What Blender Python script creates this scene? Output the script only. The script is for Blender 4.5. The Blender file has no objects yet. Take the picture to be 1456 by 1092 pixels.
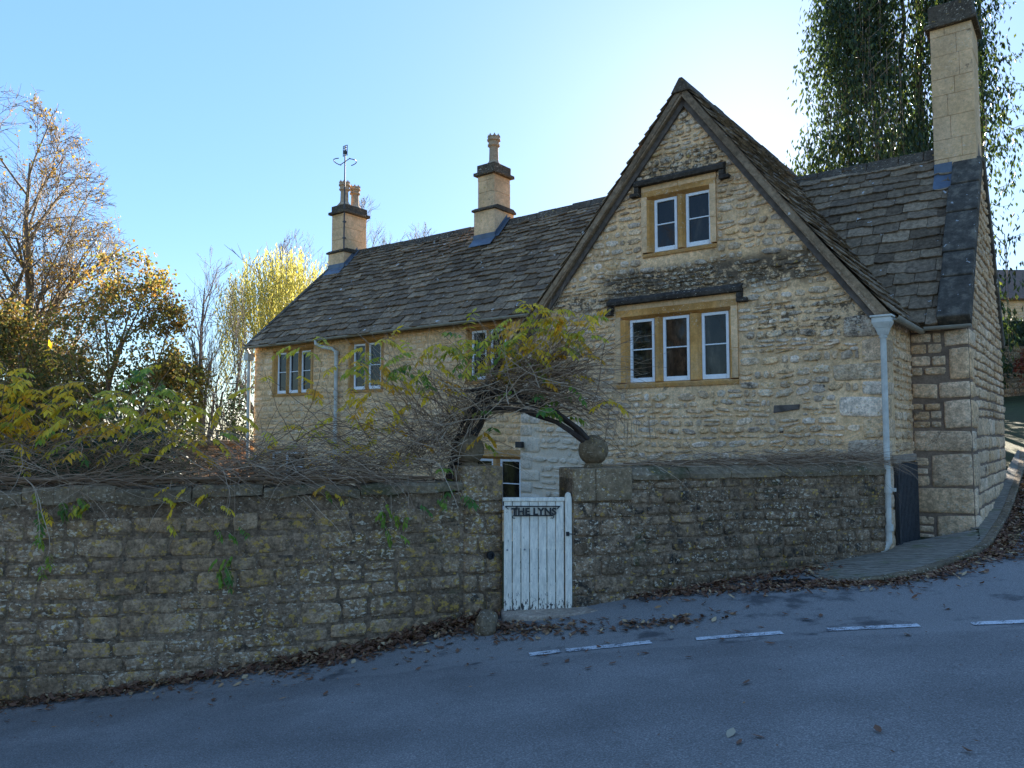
import bpy, math, random
from mathutils import Vector, Matrix, Quaternion, noise as mnoise
rnd = random.Random(7)
scene = bpy.context.scene
C = scene.collection
PI = math.pi
V = Vector
# ------------------------------------------------------------------ frame of the cottage
ANG = -37.5 * PI / 180
E1 = V((math.cos(ANG), math.sin(ANG), 0)); E2 = V((-math.sin(ANG), math.cos(ANG), 0))
ORG = V((5.5, 11.3, 0))
WM = {}

def ss(a, b, x):
    t = min(1, max(0, (x - a) / (b - a))); return t * t * (3 - 2 * t)

def zr(x, y):
    """height of the road and ground"""
    xx = x if x > -12 else -12 + (x + 12) * .3
    xx = min(xx, 16) + max(0, xx - 16) * .5
    z = .1 * xx + .7 - .088 * min(max(y, -6), 8.2)
    z += .1 * ss(8.4, 9.6, y) * ss(-2.2, -.8, x) * (1 - ss(2, 6, x))
    d = x * E2.x + y * E2.y - 12.31
    z += min(max(0, d - 4), 60) * .075 * ss(6.5, 11, x)
    return z

def nz(x, y=0, z=0): return mnoise.noise(V((x, y, z)))

class MB:
    def __init__(s): s.v = []; s.f = []; s.c = []
    def add(s, vs, fs, col=None):
        o = len(s.v); s.v += [tuple(p) for p in vs]; s.f += [tuple(i + o for i in q) for q in fs]
        if col is not None: s.c += [col] * len(vs)
    def hexa(s, p, col=None):
        s.add(p, [(0,3,2,1),(4,5,6,7),(0,1,5,4),(1,2,6,5),(2,3,7,6),(3,0,4,7)], col)
    def box(s, x0, x1, y0, y1, z0, z1, col=None):
        s.hexa([(x0,y0,z0),(x1,y0,z0),(x1,y1,z0),(x0,y1,z0),(x0,y0,z1),(x1,y0,z1),(x1,y1,z1),(x0,y1,z1)], col)
    def tube(s, pts, rad, n=6, cap=True, col=None):
        pts = [V(p) for p in pts]; vs = []; m = len(pts)
        if not hasattr(rad, '__len__'): rad = [rad] * m
        up = None
        for i, p in enumerate(pts):
            d = (pts[min(i+1, m-1)] - pts[max(i-1, 0)])
            if d.length < 1e-9: d = V((0,0,1))
            d.normalize()
            if up is None:
                up = d.orthogonal().normalized()
            else:
                up = up - d * up.dot(d)
                up = up.normalized() if up.length > 1e-6 else d.orthogonal().normalized()
            w = d.cross(up)
            for k in range(n):
                a = 2 * PI * k / n
                vs.append(p + (up * math.cos(a) + w * math.sin(a)) * rad[i])
        fs = []
        for i in range(m - 1):
            for k in range(n):
                k2 = (k + 1) % n
                fs.append((i*n+k, i*n+k2, (i+1)*n+k2, (i+1)*n+k))
        if cap:
            fs.append(tuple(range(n-1, -1, -1))); fs.append(tuple((m-1)*n + k for k in range(n)))
        s.add(vs, fs, col)
    def lathe(s, c, prof, n=20, col=None):
        vs = []; fs = []; m = len(prof)
        for r, z in prof:
            for k in range(n):
                a = 2*PI*k/n; vs.append((c[0]+r*math.cos(a), c[1]+r*math.sin(a), c[2]+z))
        for i in range(m-1):
            for k in range(n):
                k2=(k+1)%n; fs.append((i*n+k, i*n+k2, (i+1)*n+k2, (i+1)*n+k))
        fs.append(tuple(range(n-1,-1,-1))); fs.append(tuple((m-1)*n+k for k in range(n)))
        s.add(vs, fs, col)
    def prism(s, poly, P, h0, h1, col=None):
        """poly counter-clockwise in (u,v); P(u,v,h) -> point, seen from +h"""
        n = len(poly)
        vs = [P(u, v, h0) for u, v in poly] + [P(u, v, h1) for u, v in poly]
        fs = [tuple(range(n-1,-1,-1)), tuple(range(n, 2*n))]
        for i in range(n):
            j=(i+1)%n; fs.append((i, j, n+j, n+i))
        s.add(vs, fs, col)
    def build(s, name, m, parent=None, smooth=False, local=False, bevel=0, seg=2):
        me = bpy.data.meshes.new(name)
        vs = s.v
        M = WM.get(parent)
        if parent is not None and not local and M is not None:
            I = M.inverted(); vs = [tuple(I @ V(p)) for p in vs]
        me.from_pydata(vs, [], s.f); me.update()
        if s.c and len(s.c) == len(s.v):
            at = me.attributes.new('tint', 'FLOAT_COLOR', 'POINT')
            buf = []
            for c in s.c: buf += [c[0], c[1], c[2], 1.0]
            at.data.foreach_set('color', buf)
        if smooth: me.polygons.foreach_set('use_smooth', [True]*len(me.polygons))
        me.materials.append(m)
        o = bpy.data.objects.new(name, me); C.objects.link(o)
        if parent is not None:
            o.parent = parent
            if M is not None: WM[o] = M
        if bevel:
            b = o.modifiers.new('bevel', 'BEVEL'); b.width = bevel; b.segments = seg; b.limit_method = 'ANGLE'; b.angle_limit = .6
        return o

def tag(o, label=None, cat=None, group=None, kind=None):
    if label: o['label'] = label
    if cat: o['category'] = cat
    if group: o['group'] = group
    if kind: o['kind'] = kind
    return o

def thing(name, label, cat, loc, rz=0, group=None):
    o = bpy.data.objects.new(name, None); C.objects.link(o)
    o.location = loc; o.rotation_euler = (0, 0, rz); o.empty_display_size = .2
    WM[o] = Matrix.Translation(V(loc)) @ Matrix.Rotation(rz, 4, 'Z')
    return tag(o, label, cat, group)

# ------------------------------------------------------------------ materials
class NT:
    def __init__(s, name):
        s.m = bpy.data.materials.new(name); s.m.use_nodes = True
        s.t = s.m.node_tree; s.b = s.t.nodes['Principled BSDF']; s.out = s.t.nodes['Material Output']
        s._co = None
    def n(s, typ, ins=None, **kw):
        q = s.t.nodes.new(typ)
        for k, v in kw.items(): setattr(q, k, v)
        if ins:
            for k, v in ins.items(): s.set(q.inputs[k], v)
        return q
    def set(s, sock, v):
        if isinstance(v, bpy.types.NodeSocket): s.t.links.new(v, sock)
        elif isinstance(v, (tuple, list)) and len(v) == 3 and sock.type == 'RGBA': sock.default_value = (*v, 1)
        else: sock.default_value = v
    def co(s):
        if s._co is None: s._co = s.n('ShaderNodeTexCoord').outputs['Object']
        return s._co
    def noise(s, scale, det=4, rough=.55, co=None, dist=0):
        return s.n('ShaderNodeTexNoise', {'Vector': co or s.co(), 'Scale': scale, 'Detail': det, 'Roughness': rough, 'Distortion': dist}).outputs['Fac']
    def mapping(s, scale, loc=(0,0,0)):
        return s.n('ShaderNodeMapping', {'Vector': s.co(), 'Scale': scale, 'Location': loc}).outputs[0]
    def mr(s, v, a, b, c=0., d=1., smooth=True):
        q = s.n('ShaderNodeMapRange', {'Value': v, 'From Min': a, 'From Max': b, 'To Min': c, 'To Max': d})
        if smooth: q.interpolation_type = 'SMOOTHSTEP'
        return q.outputs['Result']
    def ma(s, op, a, b=0.):
        return s.n('ShaderNodeMath', {0: a, 1: b}, operation=op).outputs[0]
    def mix(s, f, a, b, mode='MIX'):
        q = s.n('ShaderNodeMix', data_type='RGBA', blend_type=mode)
        s.set(q.inputs[0], f); s.set(q.inputs[6], a); s.set(q.inputs[7], b)
        return q.outputs[2]
    def ramp(s, f, stops, const=False):
        q = s.n('ShaderNodeValToRGB', {'Fac': f}); e = q.color_ramp.elements
        if const: q.color_ramp.interpolation = 'CONSTANT'
        while len(e) < len(stops): e.new(.5)
        for x, (p, c) in zip(e, stops): x.position = p; x.color = (*c, 1)
        return q.outputs['Color']
    def island(s): return s.n('ShaderNodeNewGeometry').outputs['Random Per Island']
    def tint(s): return s.n('ShaderNodeAttribute', attribute_name='tint').outputs['Color']
    def mul(s, col, fac_val):
        """multiply colour by a scalar"""
        cc = s.n('ShaderNodeCombineColor', {0: fac_val, 1: fac_val, 2: fac_val}).outputs[0]
        return s.mix(1., col, cc, 'MULTIPLY')
    def bump(s, h, strength=.4, dist=.01, prev=None):
        q = s.n('ShaderNodeBump', {'Height': h, 'Strength': strength, 'Distance': dist})
        if prev is not None: s.set(q.inputs['Normal'], prev)
        return q.outputs[0]
    def fin(s, col, rough=.9, nrm=None, spec=.3, metal=0.):
        s.set(s.b.inputs['Base Color'], col); s.set(s.b.inputs['Roughness'], rough)
        s.b.inputs['Specular IOR Level'].default_value = spec; s.set(s.b.inputs['Metallic'], metal)
        if nrm is not None: s.set(s.b.inputs['Normal'], nrm)
        return s.m

def lin(r, g, b):
    f = lambda c: (c/255/12.92) if c/255 <= .04045 else ((c/255+.055)/1.055)**2.4
    return (f(r), f(g), f(b))

def stone(name, cols, island=True, white=.0, yellow=.0, dark=.0, fine=.3, bands=(), bumpd=.012, seed=0., green=0., wash=None):
    t = NT(name); cols = [(r*1.1, g*.93, b*.82) for r, g, b in cols]
    off = t.mapping((1,1,1), (seed*3.1, seed*1.7, seed*2.3))
    n = len(cols)
    fac = t.island() if island else t.mr(t.noise(1.6, 5, .6, off), .3, .7)
    c = t.ramp(fac, [((i/(n-1) if n > 1 else 0), k) for i, k in enumerate(cols)])
    big = t.noise(.9, 4, .6, off)
    c = t.mul(c, t.mr(big, .3, .7, .78, 1.18))
    f1 = t.noise(38, 6, .7, off)
    c = t.mul(c, t.mr(f1, .25, .75, 1-fine, 1+fine))
    c = t.mul(c, t.mr(t.noise(13, 5, .6, off), .32, .68, 1-fine*.75, 1+fine*.75))
    if dark:
        d = t.noise(3.2, 8, .72, off, .4)
        th = .62 - dark*.2
        m = t.mr(d, th, th+.12)
        if bands:
            z = t.n('ShaderNodeSeparateXYZ', {0: t.co()}).outputs
            for (ax, c0, hw, amt, x0, x1) in bands:
                w = t.mr(t.ma('ABSOLUTE', t.ma('SUBTRACT', z[ax], c0)), hw*.35, hw, 1., 0.)
                w = t.ma('MULTIPLY', w, t.mr(z[0], x0-.4, x0+.2))
                w = t.ma('MULTIPLY', w, t.mr(z[0], x1-.2, x1+.4, 1., 0.))
                m = t.ma('MAXIMUM', m, t.ma('MULTIPLY', w, t.mr(t.noise(7, 8, .75, off), .52-.22*amt, .62-.16*amt)))
        c = t.mix(t.ma('MULTIPLY', m, .85), c, (.03, .029, .026))
    if green:
        g = t.noise(2.1, 6, .7, t.mapping((1,1,1), (9+seed, 4, 2)))
        c = t.mix(t.mr(g, .6-green*.2, .72-green*.15, 0., .6), c, (.045, .06, .022))
    if yellow:
        y = t.noise(11, 5, .62, t.mapping((1,1,1.3), (3+seed, 8, 1)))
        y2 = t.noise(30, 4, .6, off)
        m = t.ma('MULTIPLY', t.mr(y, .65-yellow*.13, .69-yellow*.12), t.mr(y2, .38, .52))
        c = t.mix(t.ma('MULTIPLY', m, .75), c, (.50, .30, .06))
    if white:
        w = t.noise(21, 6, .66, t.mapping((1,1,1.6), (1+seed, 5, 7)))
        wl = t.mr(t.noise(1.3, 3, .5, t.mapping((1,1,1),(7+seed,1,3))), .35, .62)
        m = t.ma('MULTIPLY', t.mr(w, .61-white*.1, .655-white*.1), wl)
        c = t.mix(t.ma('MULTIPLY', m, .8), c, (.70, .59, .43))
    if wash:                                                       # remains of old limewash on the low left part of the gable
        q = t.n('ShaderNodeSeparateXYZ', {0: t.co()}).outputs; wn = t.ma('MULTIPLY', t.ma('SUBTRACT', t.noise(2.4, 6, .65), .5), 1.6)
        m = t.ma('MULTIPLY', t.mr(t.ma('ADD', q[0], wn), wash[0]-.5, wash[0]+.5, 1., 0.), t.mr(t.ma('ADD', q[2], wn), wash[1]-.4, wash[1]+.4, 1., 0.))
        c = t.mix(t.ma('MULTIPLY', m, t.mr(f1, .35, .6, .45, .9)), c, (.72,.61,.46))
    h = t.ma('ADD', t.ma('MULTIPLY', t.noise(55, 8, .7, off), .6), t.noise(11, 5, .6, off))
    return t.fin(c, .95, t.bump(h, .75, bumpd*1.3), .12)

def plain(name, col, rough=.6, var=.15, scale=8., spec=.4, metal=0., bump=.0):
    t = NT(name); nn = t.noise(scale, 6, .65)
    c = t.mul(col, t.mr(nn, .25, .75, 1-var, 1+var))
    return t.fin(c, rough, t.bump(t.noise(scale*6, 4), bump, .006) if bump else None, spec, metal)

def leafmat(name, stops=None, trans=.45, rough=.55):
    """thin leaf: diffuse reflection plus light coming through"""
    t = NT(name)
    c = t.ramp(t.island(), stops) if stops else t.tint()
    c = t.mul(c, t.mr(t.island(), 0., 1., .75, 1.25, False))
    t.fin(c, rough, None, .35)
    tr = t.n('ShaderNodeBsdfTranslucent', {'Color': t.mix(.5, c, t.mix(1., c, (1.25, 1.2, .55), 'MULTIPLY'))}).outputs[0]
    mx = t.n('ShaderNodeMixShader', {0: trans, 1: t.b.outputs[0], 2: tr}).outputs[0]
    t.t.links.new(mx, t.out.inputs['Surface'])
    return t.m

M = {}
BUFF = [(.46,.36,.235),(.62,.50,.34),(.66,.48,.26),(.72,.63,.48),(.56,.43,.28),(.74,.67,.55),(.40,.34,.26),(.68,.56,.39)]
gb = [(2, 4.98, .42, .75, -4.7, -.9), (2, 7.05, .35, .35, -4.2, -2.2), (2, 8.0, .5, .2, -3.8, -2.4), (2, 4.1, .5, .15, -1.9, 0), (2, 4.75, .3, .35, -6.2, -4.6)]
M['rubble'] = stone('rubble_stone', BUFF, True, 1.0, .35, .25, .45, gb, .02, 0, 0, (-4.9, 2.35))
M['mortar'] = stone('buff_mortar', [(.66,.49,.28),(.72,.56,.35)], False, .4, 0, .12, .26, gb, .014, 2, 0, (-4.9, 2.35))
M['wing_stone'] = stone('wing_stone', [(.64,.47,.26),(.70,.53,.31),(.64,.49,.31),(.74,.60,.40)], True, .55, .15, .08, .3, (), .014, 4)
M['wing_mortar'] = stone('wing_mortar', [(.66,.48,.26),(.71,.54,.32)], False, .2, 0, .02, .15, (), .008, 5)
M['block_stone'] = stone('block_stone', [(.48,.37,.24),(.60,.47,.31),(.53,.38,.22),(.66,.55,.40)], True, .5, .0, .22, .38, (), .018, 6)
M['block_mortar'] = stone('dark_mortar', [(.17,.14,.11),(.24,.20,.155)], False, 0, 0, .1, .2, (), .008, 7)
M['ashlar'] = stone('ashlar', [(.62,.46,.265),(.68,.52,.325)], False, .1, .05, .12, .16, (), .006, 8)
M['ochre'] = stone('ochre_dressings', [(.48,.27,.085),(.54,.33,.12),(.50,.335,.16)], False, .12, .0, .05, .16, (), .005, 9)
M['darkcap'] = stone('lichened_cap', [(.065,.06,.05),(.10,.09,.07)], False, .2, .1, .1, .3, (), .012, 10)
M['hood'] = stone('hood_stone', [(.05,.047,.042),(.075,.07,.06)], False, .05, .0, .2, .3, (), .012, 11)
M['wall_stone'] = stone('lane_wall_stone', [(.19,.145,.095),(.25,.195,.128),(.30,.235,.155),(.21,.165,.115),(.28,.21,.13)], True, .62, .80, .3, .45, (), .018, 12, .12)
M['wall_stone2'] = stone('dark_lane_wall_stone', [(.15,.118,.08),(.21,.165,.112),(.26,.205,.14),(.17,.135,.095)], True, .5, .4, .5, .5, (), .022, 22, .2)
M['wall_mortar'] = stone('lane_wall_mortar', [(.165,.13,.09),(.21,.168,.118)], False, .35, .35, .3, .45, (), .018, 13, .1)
M['coping'] = stone('coping_stone', [(.15,.13,.09),(.21,.18,.125)], True, .3, .3, .15, .3, (), .014, 14, .35)
M['pier'] = stone('pier_stone', [(.21,.17,.11),(.28,.23,.155)], True, .35, .2, .2, .3, (), .012, 15, .25)
M['ball'] = stone('ball_stone', [(.15,.125,.08),(.20,.165,.11)], False, .15, .2, .15, .3, (), .008, 16, .2)
M['step'] = stone('step_stone', [(.27,.25,.21),(.34,.31,.26)], False, .1, 0, .05, .25, (), .01, 17)

t = NT('stone_slate')
c = t.ramp(t.island(), [(0,(.115,.078,.048)),(.3,(.20,.137,.083)),(.6,(.27,.185,.11)),(.85,(.16,.113,.074)),(1,(.38,.26,.155))])
c = t.mul(c, t.mr(t.noise(14, 7, .7), .25, .75, .5, 1.55))
c = t.mix(t.mr(t.noise(5, 7, .7), .58, .72, 0., .6), c, (.19,.155,.10))
c = t.mix(t.mr(t.noise(6.5, 3, .5, t.mapping((1,1,1),(4,2,6))), .70, .72, 0., .85), c, (.6,.59,.55))
M['slate'] = t.fin(c, .95, t.bump(t.noise(26, 7, .7), .8, .016), .1)
t = NT('verge_stone')
c = t.ramp(t.noise(6, 7, .7), [(.3,(.05,.042,.033)),(.5,(.10,.084,.065)),(.68,(.22,.18,.13))])
c = t.mix(t.mr(t.noise(9, 3, .5, t.mapping((1,1,1),(1,7,2))), .68, .70, 0., .8), c, (.5,.49,.46))
M['verge'] = t.fin(c, .95, t.bump(t.noise(24, 8, .75), .8, .025), .1)
M['lead'] = plain('lead_flashing', (.10,.125,.155), .5, .25, 5, .5, .3)
M['bed'] = stone('verge_bed', [(.26,.205,.14),(.33,.265,.185)], False, .2, 0, .25, .3, (), .012, 24)
M['barge'] = plain('weathered_barge', (.125,.10,.08), .9, .35, 9, .1, 0, .4)
M['gutter'] = plain('painted_gutter', (.30,.27,.21), .55, .2, 5)
M['pipe'] = plain('painted_pipe', (.55,.52,.44), .55, .28, 3)
M['white'] = plain('white_paint', (.78,.78,.76), .45, .08, 12)
M['iron'] = plain('black_iron', (.012,.012,.013), .45, .3, 20, .5)
M['steel'] = plain('grey_steel', (.22,.22,.23), .4, .2, 20, .5, .8)
M['dark_steel'] = plain('dull_steel', (.06,.06,.062), .5, .2, 20, .4, .3)
M['pot'] = stone('chimney_pot_clay', [(.40,.325,.22),(.46,.38,.27)], False, .1, .0, .15, .25, (), .006, 18)
t = NT('window_glass')
c = t.ramp(t.noise(1.9, 6, .65, t.mapping((3,3,1.0))), [(.35,(.004,.004,.004)),(.55,(.014,.012,.010)),(.68,(.05,.04,.028)),(.8,(.11,.09,.065))])
M['glass'] = t.fin(c, .03, t.bump(t.noise(1.7, 2), .09, .02), .33)
# gate paint, flaking at the foot
t = NT('gate_paint')
z = t.n('ShaderNodeSeparateXYZ', {0: t.co()}).outputs[2]
c = t.mul((.86,.78,.63), t.mr(t.noise(7, 6, .7, t.mapping((6,6,1))), .25, .75, .7, 1.15))
c = t.mix(t.ma('MULTIPLY', t.mr(t.noise(3, 6, .7), .48, .7), .45), c, (.50,.47,.36))
pe = t.ma('ADD', t.noise(16, 6, .7, t.mapping((2.5,1,1))), t.mr(z, 0., .32, .15, 0.))
c = t.mix(t.mr(pe, .645, .67), c, (.06,.052,.045))
M['gate'] = t.fin(c, .6, t.bump(pe, .3, .004), .3)
# tarmac
t = NT('tarmac')
x = t.n('ShaderNodeSeparateXYZ', {0: t.co()}).outputs
agg = t.noise(75, 4, .8)
c = t.ramp(agg, [(.3,(.075,.068,.06)),(.5,(.165,.152,.134)),(.72,(.42,.39,.35))])
c = t.mul(c, t.mr(t.noise(.8, 5, .6), .3, .7, .80, 1.16))
trk = t.ma('ABSOLUTE', t.ma('SUBTRACT', t.ma('ADD', x[1], t.ma('MULTIPLY', x[0], .12)), 5.7))
c = t.mul(c, t.mr(t.ma('ADD', trk, t.ma('MULTIPLY', t.noise(.7, 3), .5)), .2, .9, .88, 1.03))
wv = t.n('ShaderNodeVectorMath', {0: t.co(), 1: t.n('ShaderNodeVectorMath', {0: t.n('ShaderNodeTexNoise', {'Vector': t.co(), 'Scale': 2.2, 'Detail': 6.}).outputs['Color'], 3: .8}, operation='SCALE').outputs[0]}, operation='ADD').outputs[0]
ck = t.n('ShaderNodeTexVoronoi', {'Vector': wv, 'Scale': .55}, feature='DISTANCE_TO_EDGE').outputs['Distance']
ckm = t.ma('MULTIPLY', t.mr(ck, .0, .012, 1., 0.), t.mr(t.noise(.5, 3), .48, .6))
c = t.mix(t.ma('MULTIPLY', ckm, .22), c, (.03,.03,.03))
vor = t.n('ShaderNodeTexVoronoi', {'Vector': t.co(), 'Scale': 60.}, feature='F1')
c = t.mix(t.mr(vor.outputs['Distance'], .05, .22, .45, 0.), c, (.22,.22,.21))
# older greyer strip of tarmac between the dashes and the walls
edge = t.ma('ADD', x[1], t.ma('MULTIPLY', t.ma('POWER', t.ma('MAXIMUM', t.ma('SUBTRACT', x[0], .4), 0.), 1.6), .085))
edge = t.ma('ADD', edge, t.ma('MULTIPLY', t.noise(2.5, 5, .6), .22))
old = t.mr(edge, 7.98, 8.06)
c = t.mix(t.ma('MULTIPLY', old, .6), c, t.mul((.25,.232,.205), t.mr(agg, .3, .7, .6, 1.35)))
c = t.mix(t.ma('MULTIPLY', t.mr(t.noise(1.7, 6, .65), .55, .68), t.ma('MULTIPLY', old, .75)), c, (.035,.035,.036))
M['road'] = t.fin(c, .78, t.bump(t.ma('ADD', agg, t.ma('MULTIPLY', vor.outputs['Distance'], .8)), .7, .008), .4)
t = NT('road_paint')
wear = t.ma('ADD', t.ma('MULTIPLY', t.noise(60, 4, .8), .65), t.ma('MULTIPLY', t.noise(7, 6, .7), .55))
c = t.mix(t.mr(wear, .60, .65), (.62,.62,.60), (.10,.10,.10))
M['paint'] = t.fin(c, .7, t.bump(t.noise(150, 3), .5, .005), .3)
t = NT('soil_grass')
c = t.ramp(t.noise(3, 8, .7), [(.3,(.035,.03,.02)),(.5,(.05,.06,.02)),(.7,(.08,.085,.03))])
M['ground'] = t.fin(c, .95, t.bump(t.noise(30, 6, .7), .8, .03), .2)
t = NT('mossy_paving')
xyz = t.n('ShaderNodeSeparateXYZ', {0: t.co()}).outputs
rid = t.n('ShaderNodeTexWave', {'Vector': t.n('ShaderNodeMapping', {'Vector': t.co(), 'Rotation': (0,0,.35), 'Scale': (1,1,1)}).outputs[0], 'Scale': 2.6, 'Distortion': 7., 'Detail': 4., 'Detail Scale': 1.6}, bands_direction='Y').outputs['Fac']
c = t.ramp(t.noise(6, 7, .7), [(.3,(.17,.138,.095)),(.55,(.25,.207,.147)),(.75,(.33,.28,.205))])
c = t.mix(t.mr(rid, .05, .25, .45, 0.), c, (.03,.03,.022))
c = t.mix(t.mr(t.noise(1.6, 6, .65), .55, .68, 0., .65), c, (.11,.12,.03))
M['paving'] = t.fin(c, .9, t.bump(t.ma('ADD', t.mr(rid, 0., .35), t.ma('MULTIPLY', t.noise(30, 5), .3)), .8, .02), .3)
t = NT('channel_water')
c = t.ramp(t.noise(6, 5), [(.35,(.02,.018,.014)),(.6,(.05,.045,.035))])
M['wet'] = t.fin(c, .05, t.bump(t.noise(14, 3), .15, .01), .6)
def bark(name, col):
    t = NT(name)
    c = t.mul(col, t.mr(t.noise(9, 7, .7, t.mapping((1,1,.3))), .25, .75, .6, 1.4))
    return t.fin(c, .9, t.bump(t.noise(20, 6, .7, t.mapping((1,1,.25))), .6, .02), .2)
M['bark'] = bark('tree_bark', (.19,.15,.105))
M['bark_grey'] = bark('grey_bark', (.11,.10,.088))
M['bark_far'] = bark('far_bark', (.17,.155,.14))
t = NT('vine_wood')
c = t.ramp(t.island(), [(0,(.13,.074,.04)),(.4,(.24,.152,.09)),(.75,(.36,.25,.16)),(1,(.48,.365,.25))])
M['vine'] = t.fin(c, .8, None, .3)
M['vine_dark'] = bark('vine_trunk', (.06,.046,.038))
M['leaf_vine'] = leafmat('wisteria_leaf', None, .5)
M['leaf_gold'] = leafmat('gold_leaf', [(0,(.22,.13,.035)),(.5,(.36,.20,.045)),(.8,(.28,.21,.05)),(1,(.17,.17,.04))], .5)
M['bark_mid'] = bark('ashen_bark', (.16,.145,.125))
M['leaf_orange'] = leafmat('turning_leaf', None, .5)
M['leaf_willow'] = leafmat('willow_leaf', [(0,(.42,.38,.11)),(.5,(.54,.48,.15)),(1,(.34,.35,.11))], .55)
M['leaf_ivy'] = leafmat('ivy_leaf', [(0,(.022,.045,.016)),(.5,(.035,.062,.02)),(.85,(.05,.08,.022)),(1,(.13,.15,.03))], .38, .35)
M['leaf_hedge'] = leafmat('hedge_leaf', [(0,(.02,.04,.012)),(.6,(.035,.06,.018)),(1,(.06,.08,.025))], .2, .25)
M['leaf_dark'] = leafmat('evergreen_leaf', [(0,(.014,.028,.012)),(1,(.03,.05,.02))], .2)
M['leaf_red'] = leafmat('red_leaf', [(0,(.22,.04,.03)),(.6,(.30,.09,.06)),(1,(.16,.10,.03))], .4)
M['litter'] = leafmat('dead_leaf', [(0,(.12,.052,.028)),(.35,(.20,.088,.042)),(.7,(.15,.075,.042)),(.9,(.32,.18,.085)),(1,(.46,.33,.18))], .1, .7)
# ------------------------------------------------------------------ wall and roof builders
def poly_cut(poly, t):
    xs = []
    n = len(poly)
    for i in range(n):
        (x0, y0), (x1, y1) = poly[i], poly[(i+1) % n]
        if (y0 <= t < y1) or (y1 <= t < y0): xs.append(x0 + (x1-x0)*(t-y0)/(y1-y0))
    xs.sort()
    return [(xs[i], xs[i+1]) for i in range(0, len(xs)-1, 2)]

def sub(iv, a, b):
    out = []
    for p, q in iv:
        if b <= p or a >= q: out.append((p, q)); continue
        if a > p: out.append((p, a))
        if b < q: out.append((b, q))
    return out

def panel(mb, poly, holes, P, h=0.):
    ts = sorted(set([p[1] for p in poly] + [z for k in holes for z in (k[2], k[3])]))
    for t0, t1 in zip(ts, ts[1:]):
        if t1 - t0 < 1e-4: continue
        e = 1e-5
        A = poly_cut(poly, t0+e); B = poly_cut(poly, t1-e)
        for (a0, a1), (b0, b1) in zip(A, B):
            hs = sorted([k for k in holes if k[2] <= t0+e and k[3] >= t1-e])
            cuts = [(a0, b0)]
            for k in hs: cuts += [(k[0], k[0]), (k[1], k[1])]
            cuts.append((a1, b1))
            for i in range(0, len(cuts), 2):
                (l0, l1), (r0, r1) = cuts[i], cuts[i+1]
                if r0 - l0 < 1e-4 and r1 - l1 < 1e-4: continue
                mb.add([P(l0,t0,h), P(r0,t0,h), P(r1,t1,h), P(l1,t1,h)], [(0,1,2,3)])

def one_stone(mb, P, s0, s1, t0, t1, h, rg, sq=4., jit=.06, rot=0.):
    w, g = (s1-s0)/2, (t1-t0)/2; cs, ct = (s0+s1)/2, (t0+t1)/2
    n = 12 if w*g < .006 else 20
    vs = []; ph = rg.uniform(-.1, .1)
    ex = sq*rg.uniform(.8, 1.4)
    jits = [1 - abs(rg.gauss(0, jit)) for _ in range(n)]
    sk = rg.uniform(-.12, .12)*g + rg.gauss(0, rot)*w
    tl = rg.uniform(-.3, .3)
    bv = .9 if sq < 6 else .6
    for ring, (sc, hh) in enumerate([(1, -.008), (1-.09*bv, h*.6), (1-.22*bv, h*.95), (.45, h*rg.uniform(.9, 1.25))]):
        for k in range(n):
            a = 2*PI*(k+.5)/n
            ca, sa = math.cos(a), math.sin(a)
            r = (abs(ca)**ex + abs(sa)**ex) ** (-1/ex) * jits[k]
            inset = min(w, g)*(1-sc)
            x = ca*r*max(w-inset, w*.12); y = sa*r*max(g-inset, g*.12)
            hz = hh + (rg.uniform(-.25, .25)*h if ring >= 2 else 0) + (tl*h*ca if ring > 0 else 0)
            vs.append(P(cs+x, ct+y+sk*ca*r, hz))
    vs.append(P(cs, ct, h*rg.uniform(.8, 1.2)))
    fs = []
    for r in range(3):
        for k in range(n):
            k2=(k+1)%n; fs.append((r*n+k, r*n+k2, (r+1)*n+k2, (r+1)*n+k))
    for k in range(n): fs.append((3*n+k, 3*n+(k+1)%n, 4*n))
    mb.add(vs, fs)

def stones(mb, poly, holes, P, rows, widths, gap, h, seed, sq=4., jit=.06, t_lo=None, wob=.02, slope=None, skip=.0, rot=.0):
    rg = random.Random(seed)
    tmin = min(p[1] for p in poly); tmax = max(p[1] for p in poly)
    t = tmin
    while t < tmax:
        rh = rg.uniform(*rows); t1 = t + rh
        if t1 > tmax + .5*rh: break
        iv0 = poly_cut(poly, t + .06*rh); iv1 = poly_cut(poly, min(t1, tmax) - .06*rh)
        iv = [(max(a[0], b[0]), min(a[1], b[1])) for a, b in zip(iv0, iv1)]
        for k in holes:
            if k[2] < t1 - .15*rh and k[3] > t + .15*rh: iv = sub(iv, k[0], k[1])
        for a, b in iv:
            s = a + gap*.5
            while s < b - .05:
                w = rg.uniform(*widths)
                if b - s - w < widths[0]*.7: w = b - s - gap*.5
                if w < .03: break
                dz = wob*nz(s*.7, t*2.1, seed) + (slope(s) if slope else 0)
                f = rg.random()
                if f >= skip:
                    gg = gap*rg.uniform(.6, 1.4)
                    if rh > rows[0]*1.45 and f < .16 and w > widths[0]*1.3:      # two thin stones in one course
                        m = rh*rg.uniform(.4, .6)
                        one_stone(mb, P, s, s+w-gg, t+dz, t+m-gg*.7+dz, h*rg.uniform(.5, 1.), rg, sq, jit, rot)
                        one_stone(mb, P, s, s+w-gg, t+m+dz, t1-gg+dz, h*rg.uniform(.5, 1.), rg, sq, jit, rot)
                    else:
                        d2 = rg.uniform(0, .12)*rh
                        one_stone(mb, P, s, s+w-gg, t+d2+dz, t1-gg+dz, h*rg.uniform(.4, 1.3), rg, sq, jit, rot)
                s += w
        t = t1

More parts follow.
